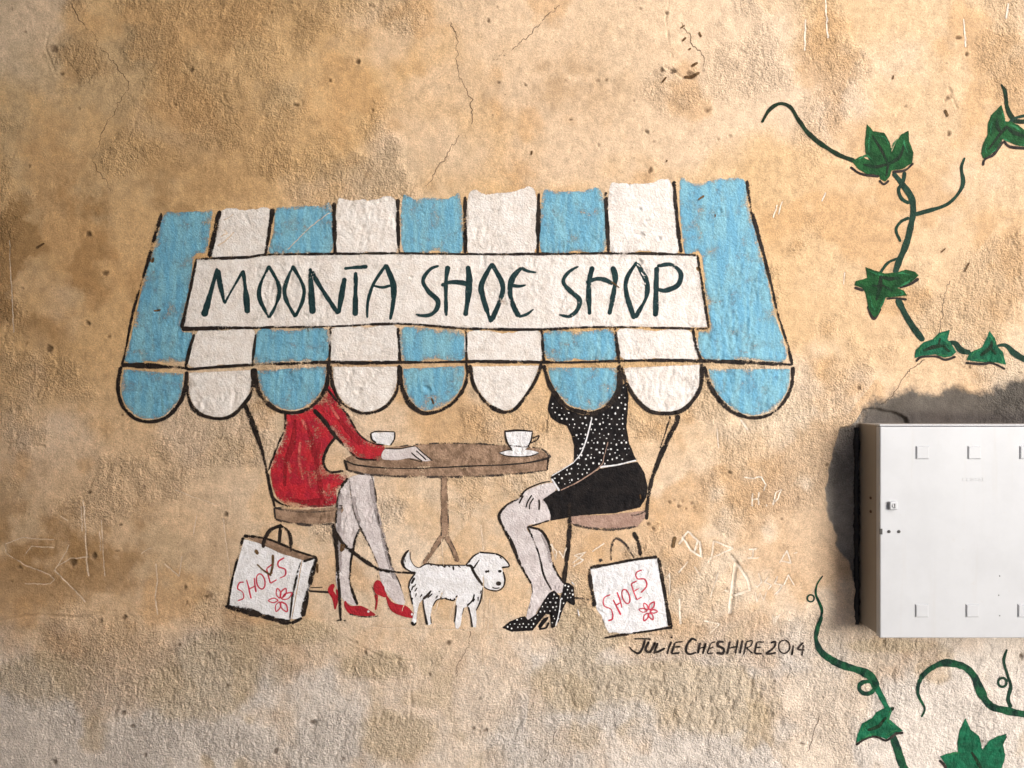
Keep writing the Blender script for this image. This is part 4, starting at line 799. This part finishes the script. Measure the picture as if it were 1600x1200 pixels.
# ------------------------------------------------------------------ meter box
k = 543/575.; dd = D*(1-k)                     # its front stands this far off the wall
def FX(u): return (u-800)*S*k
def FZ(v): return ZC-(v-600)*S*k
def enamel(name, col, rough=.38):
    m, nt, b, pos = new_mat(name)
    n = noise(nt, pos, 9, 6, .65); c = mixc(nt, mapr(nt, n, .35, .7), col, tuple(x*.93 for x in col))
    sm = mapr(nt, noise(nt, pos, 45, 6, .7), .60, .78); c = mixc(nt, math_n(nt, 'MULTIPLY', sm, .3), c, (.42,.37,.30))
    mp = N(nt, 'ShaderNodeMapping'); mp.inputs['Scale'].default_value = (38, 38, 2.2); nt.links.new(pos, mp.inputs[0])
    c = mixc(nt, math_n(nt, 'MULTIPLY', mapr(nt, noise(nt, mp.outputs[0], 1., 4, .6), .55, .78), .16), c, (.40,.36,.30))
    nt.links.new(c, b.inputs['Base Color']); b.inputs['Roughness'].default_value = rough
    bp = N(nt, 'ShaderNodeBump'); bp.inputs['Strength'].default_value = .12; bp.inputs['Distance'].default_value = .002
    nt.links.new(noise(nt, pos, 14, 2, .5), bp.inputs['Height']); nt.links.new(bp.outputs[0], b.inputs['Normal']); return m
white_m = enamel('box_enamel', (.50,.512,.53)); body_m = enamel('box_body_enamel', (.34,.30,.25), .5)
dark_m = enamel('dark_metal', (.03,.028,.025), .5); rust_m = enamel('rusty_screw', (.07,.035,.02), .7)
x0, x1 = FX(1375), FX(1375+452); zt, zb = FZ(663), FZ(997)
mb = bpy.data.objects.new('meter_box', None); mb.location = ((x0+x1)/2, 0, zb); link(mb)
tag(mb, 'white metal meter box with lock, mounted proud of the wall at the right', 'meter box')
box_obj('body', (x0+.003,-dd+.026,zb+.003), (x1-.003,.03,zt-.003), body_m, mb, .002)
door = box_obj('door', (x0,-dd,zb), (x1,-dd+.0215,zt-.006), white_m, mb, .003, 3)
box_obj('top_lip', (x0,-dd+.002,zt-.0045), (x1,-dd+.03,zt), white_m, mb, .001)
q = 10.4
for (cu, cv) in [(1441,707),(1522,707),(1603,707),(1684,707),(1765,707),(1440,954),(1519,954),(1600,954),(1680,954),(1760,954)]:
    bm = bmesh.new()
    a, b_ = q*S*k, q*S*k-.0022
    vs = [bm.verts.new((FX(cu)+sx*s, y, FZ(cv)+sz*s)) for (s, y) in ((a, -dd+.0002), (b_, -dd-.0032)) for sx, sz in ((-1,-1),(1,-1),(1,1),(-1,1))]
    bm.faces.new(vs[4:8])
    for i in range(4): bm.faces.new((vs[i], vs[(i+1) % 4], vs[4+(i+1) % 4], vs[4+i]))
    bmesh.ops.bevel(bm, geom=[e for e in bm.edges if all(v in vs[4:8] for v in e.verts)], offset=.0008, segments=2, affect='EDGES')
    bmesh.ops.recalc_face_normals(bm, faces=bm.faces[:])
    for v in bm.verts: v.co = v.co-door.location-mb.location
    me = bpy.data.meshes.new('raised_panel'); bm.to_mesh(me); bm.free(); me.materials.append(white_m)
    link(bpy.data.objects.new('raised_panel', me), door)
def disc(name, c, r, h, mat, parent, axis='y', n=16):
    bm = bmesh.new(); bmesh.ops.create_cone(bm, cap_ends=True, segments=n, radius1=r, radius2=r*.8, depth=h)
    import mathutils
    rot = mathutils.Matrix.Rotation(R(90), 4, 'X') if axis == 'y' else mathutils.Matrix.Rotation(R(-90), 4, 'Y')
    p = wpos(parent)
    for v in bm.verts: v.co = rot @ v.co + mathutils.Vector([c[i]-p[i] for i in range(3)])
    me = bpy.data.meshes.new(name); bm.to_mesh(me); bm.free(); me.materials.append(mat)
    return link(bpy.data.objects.new(name, me), parent)
lk = box_obj('lock', (FX(1387.5),-dd-.009,FZ(796)), (FX(1400.5),-dd+.001,FZ(783)), white_m, mb, .0032, 3)
disc('lock_barrel', (FX(1394.5),-dd-.0095,FZ(789.5)), .0062, .003, white_m, lk)
box_obj('keyhole', (FX(1394),-dd-.0114,FZ(793)), (FX(1395.4),-dd-.0105,FZ(786)), dark_m, lk)
for u in (1389, 1404.5): disc('screw', (FX(u),-dd-.001,FZ(830.5)), .0042, .003, dark_m, mb)
box_obj('latch', (FX(1374.2),-dd-.0015,FZ(835)), (FX(1378.6),-dd+.0006,FZ(826)), dark_m, mb, .0005)
for u, v in ((1562,900),(1560.5,930),(1562,962)): disc('rivet', (FX(u),-dd-.0003,FZ(v)), .0016, .001, dark_m, mb, n=10)
for v in (783, 805): disc('side_screw', (x0+.0025,-dd*.52,FZ(v)), .0042, .004, rust_m, mb, 'x')
cu = bpy.data.curves.new('embossed_maker_text', 'FONT'); cu.body = 'CLIPSAL'; cu.size = .0135; cu.extrude = .0002; cu.align_x = 'CENTER'; cu.space_character = 1.25
to = bpy.data.objects.new('embossed_lettering', cu); link(to); dg_ = bpy.context.evaluated_depsgraph_get(); dg_.update()
me = bpy.data.meshes.new_from_object(to.evaluated_get(dg_)); bpy.data.objects.remove(to)
for v in me.vertices:
    x, y, z = v.co; v.co = (FX(1521)+x-mb.location.x, -dd-.0003-z, FZ(752)+y-mb.location.z)
me.materials.clear(); me.materials.append(white_m); link(bpy.data.objects.new('embossed_lettering', me), mb)
# lumpy black bead added as the box's shadow down the joint with the wall
rs = np.random.RandomState(8); vs = []; fs = []; nn = 150
for i in range(nn):
    v = 668+(976-668)*i/(nn-1); r = 3.4*S*(.6+1.1*fbm(np.array([v]), np.array([0.]), 9, 77, 3)[0])
    for j in range(8):
        a = 2*math.pi*j/8; rr = r*(1+.35*(rs.rand()-.5))
        vs.append(((1340-800)*S+rr*math.cos(a), .007-rr*math.sin(a)*1.1, ZC-(v-600)*S))
for i in range(nn-1):
    for j in range(8): fs.append((i*8+j, i*8+(j+1) % 8, (i+1)*8+(j+1) % 8, (i+1)*8+j))
joint_shadow_m, nt, b, pos = new_mat('joint_shadow_black'); b.inputs['Base Color'].default_value = (.018,.018,.02,1); b.inputs['Roughness'].default_value = .55; grit(nt, pos, b, .6, .003)
mesh_obj('joint_shadow_bead', vs, fs, joint_shadow_m, mb)
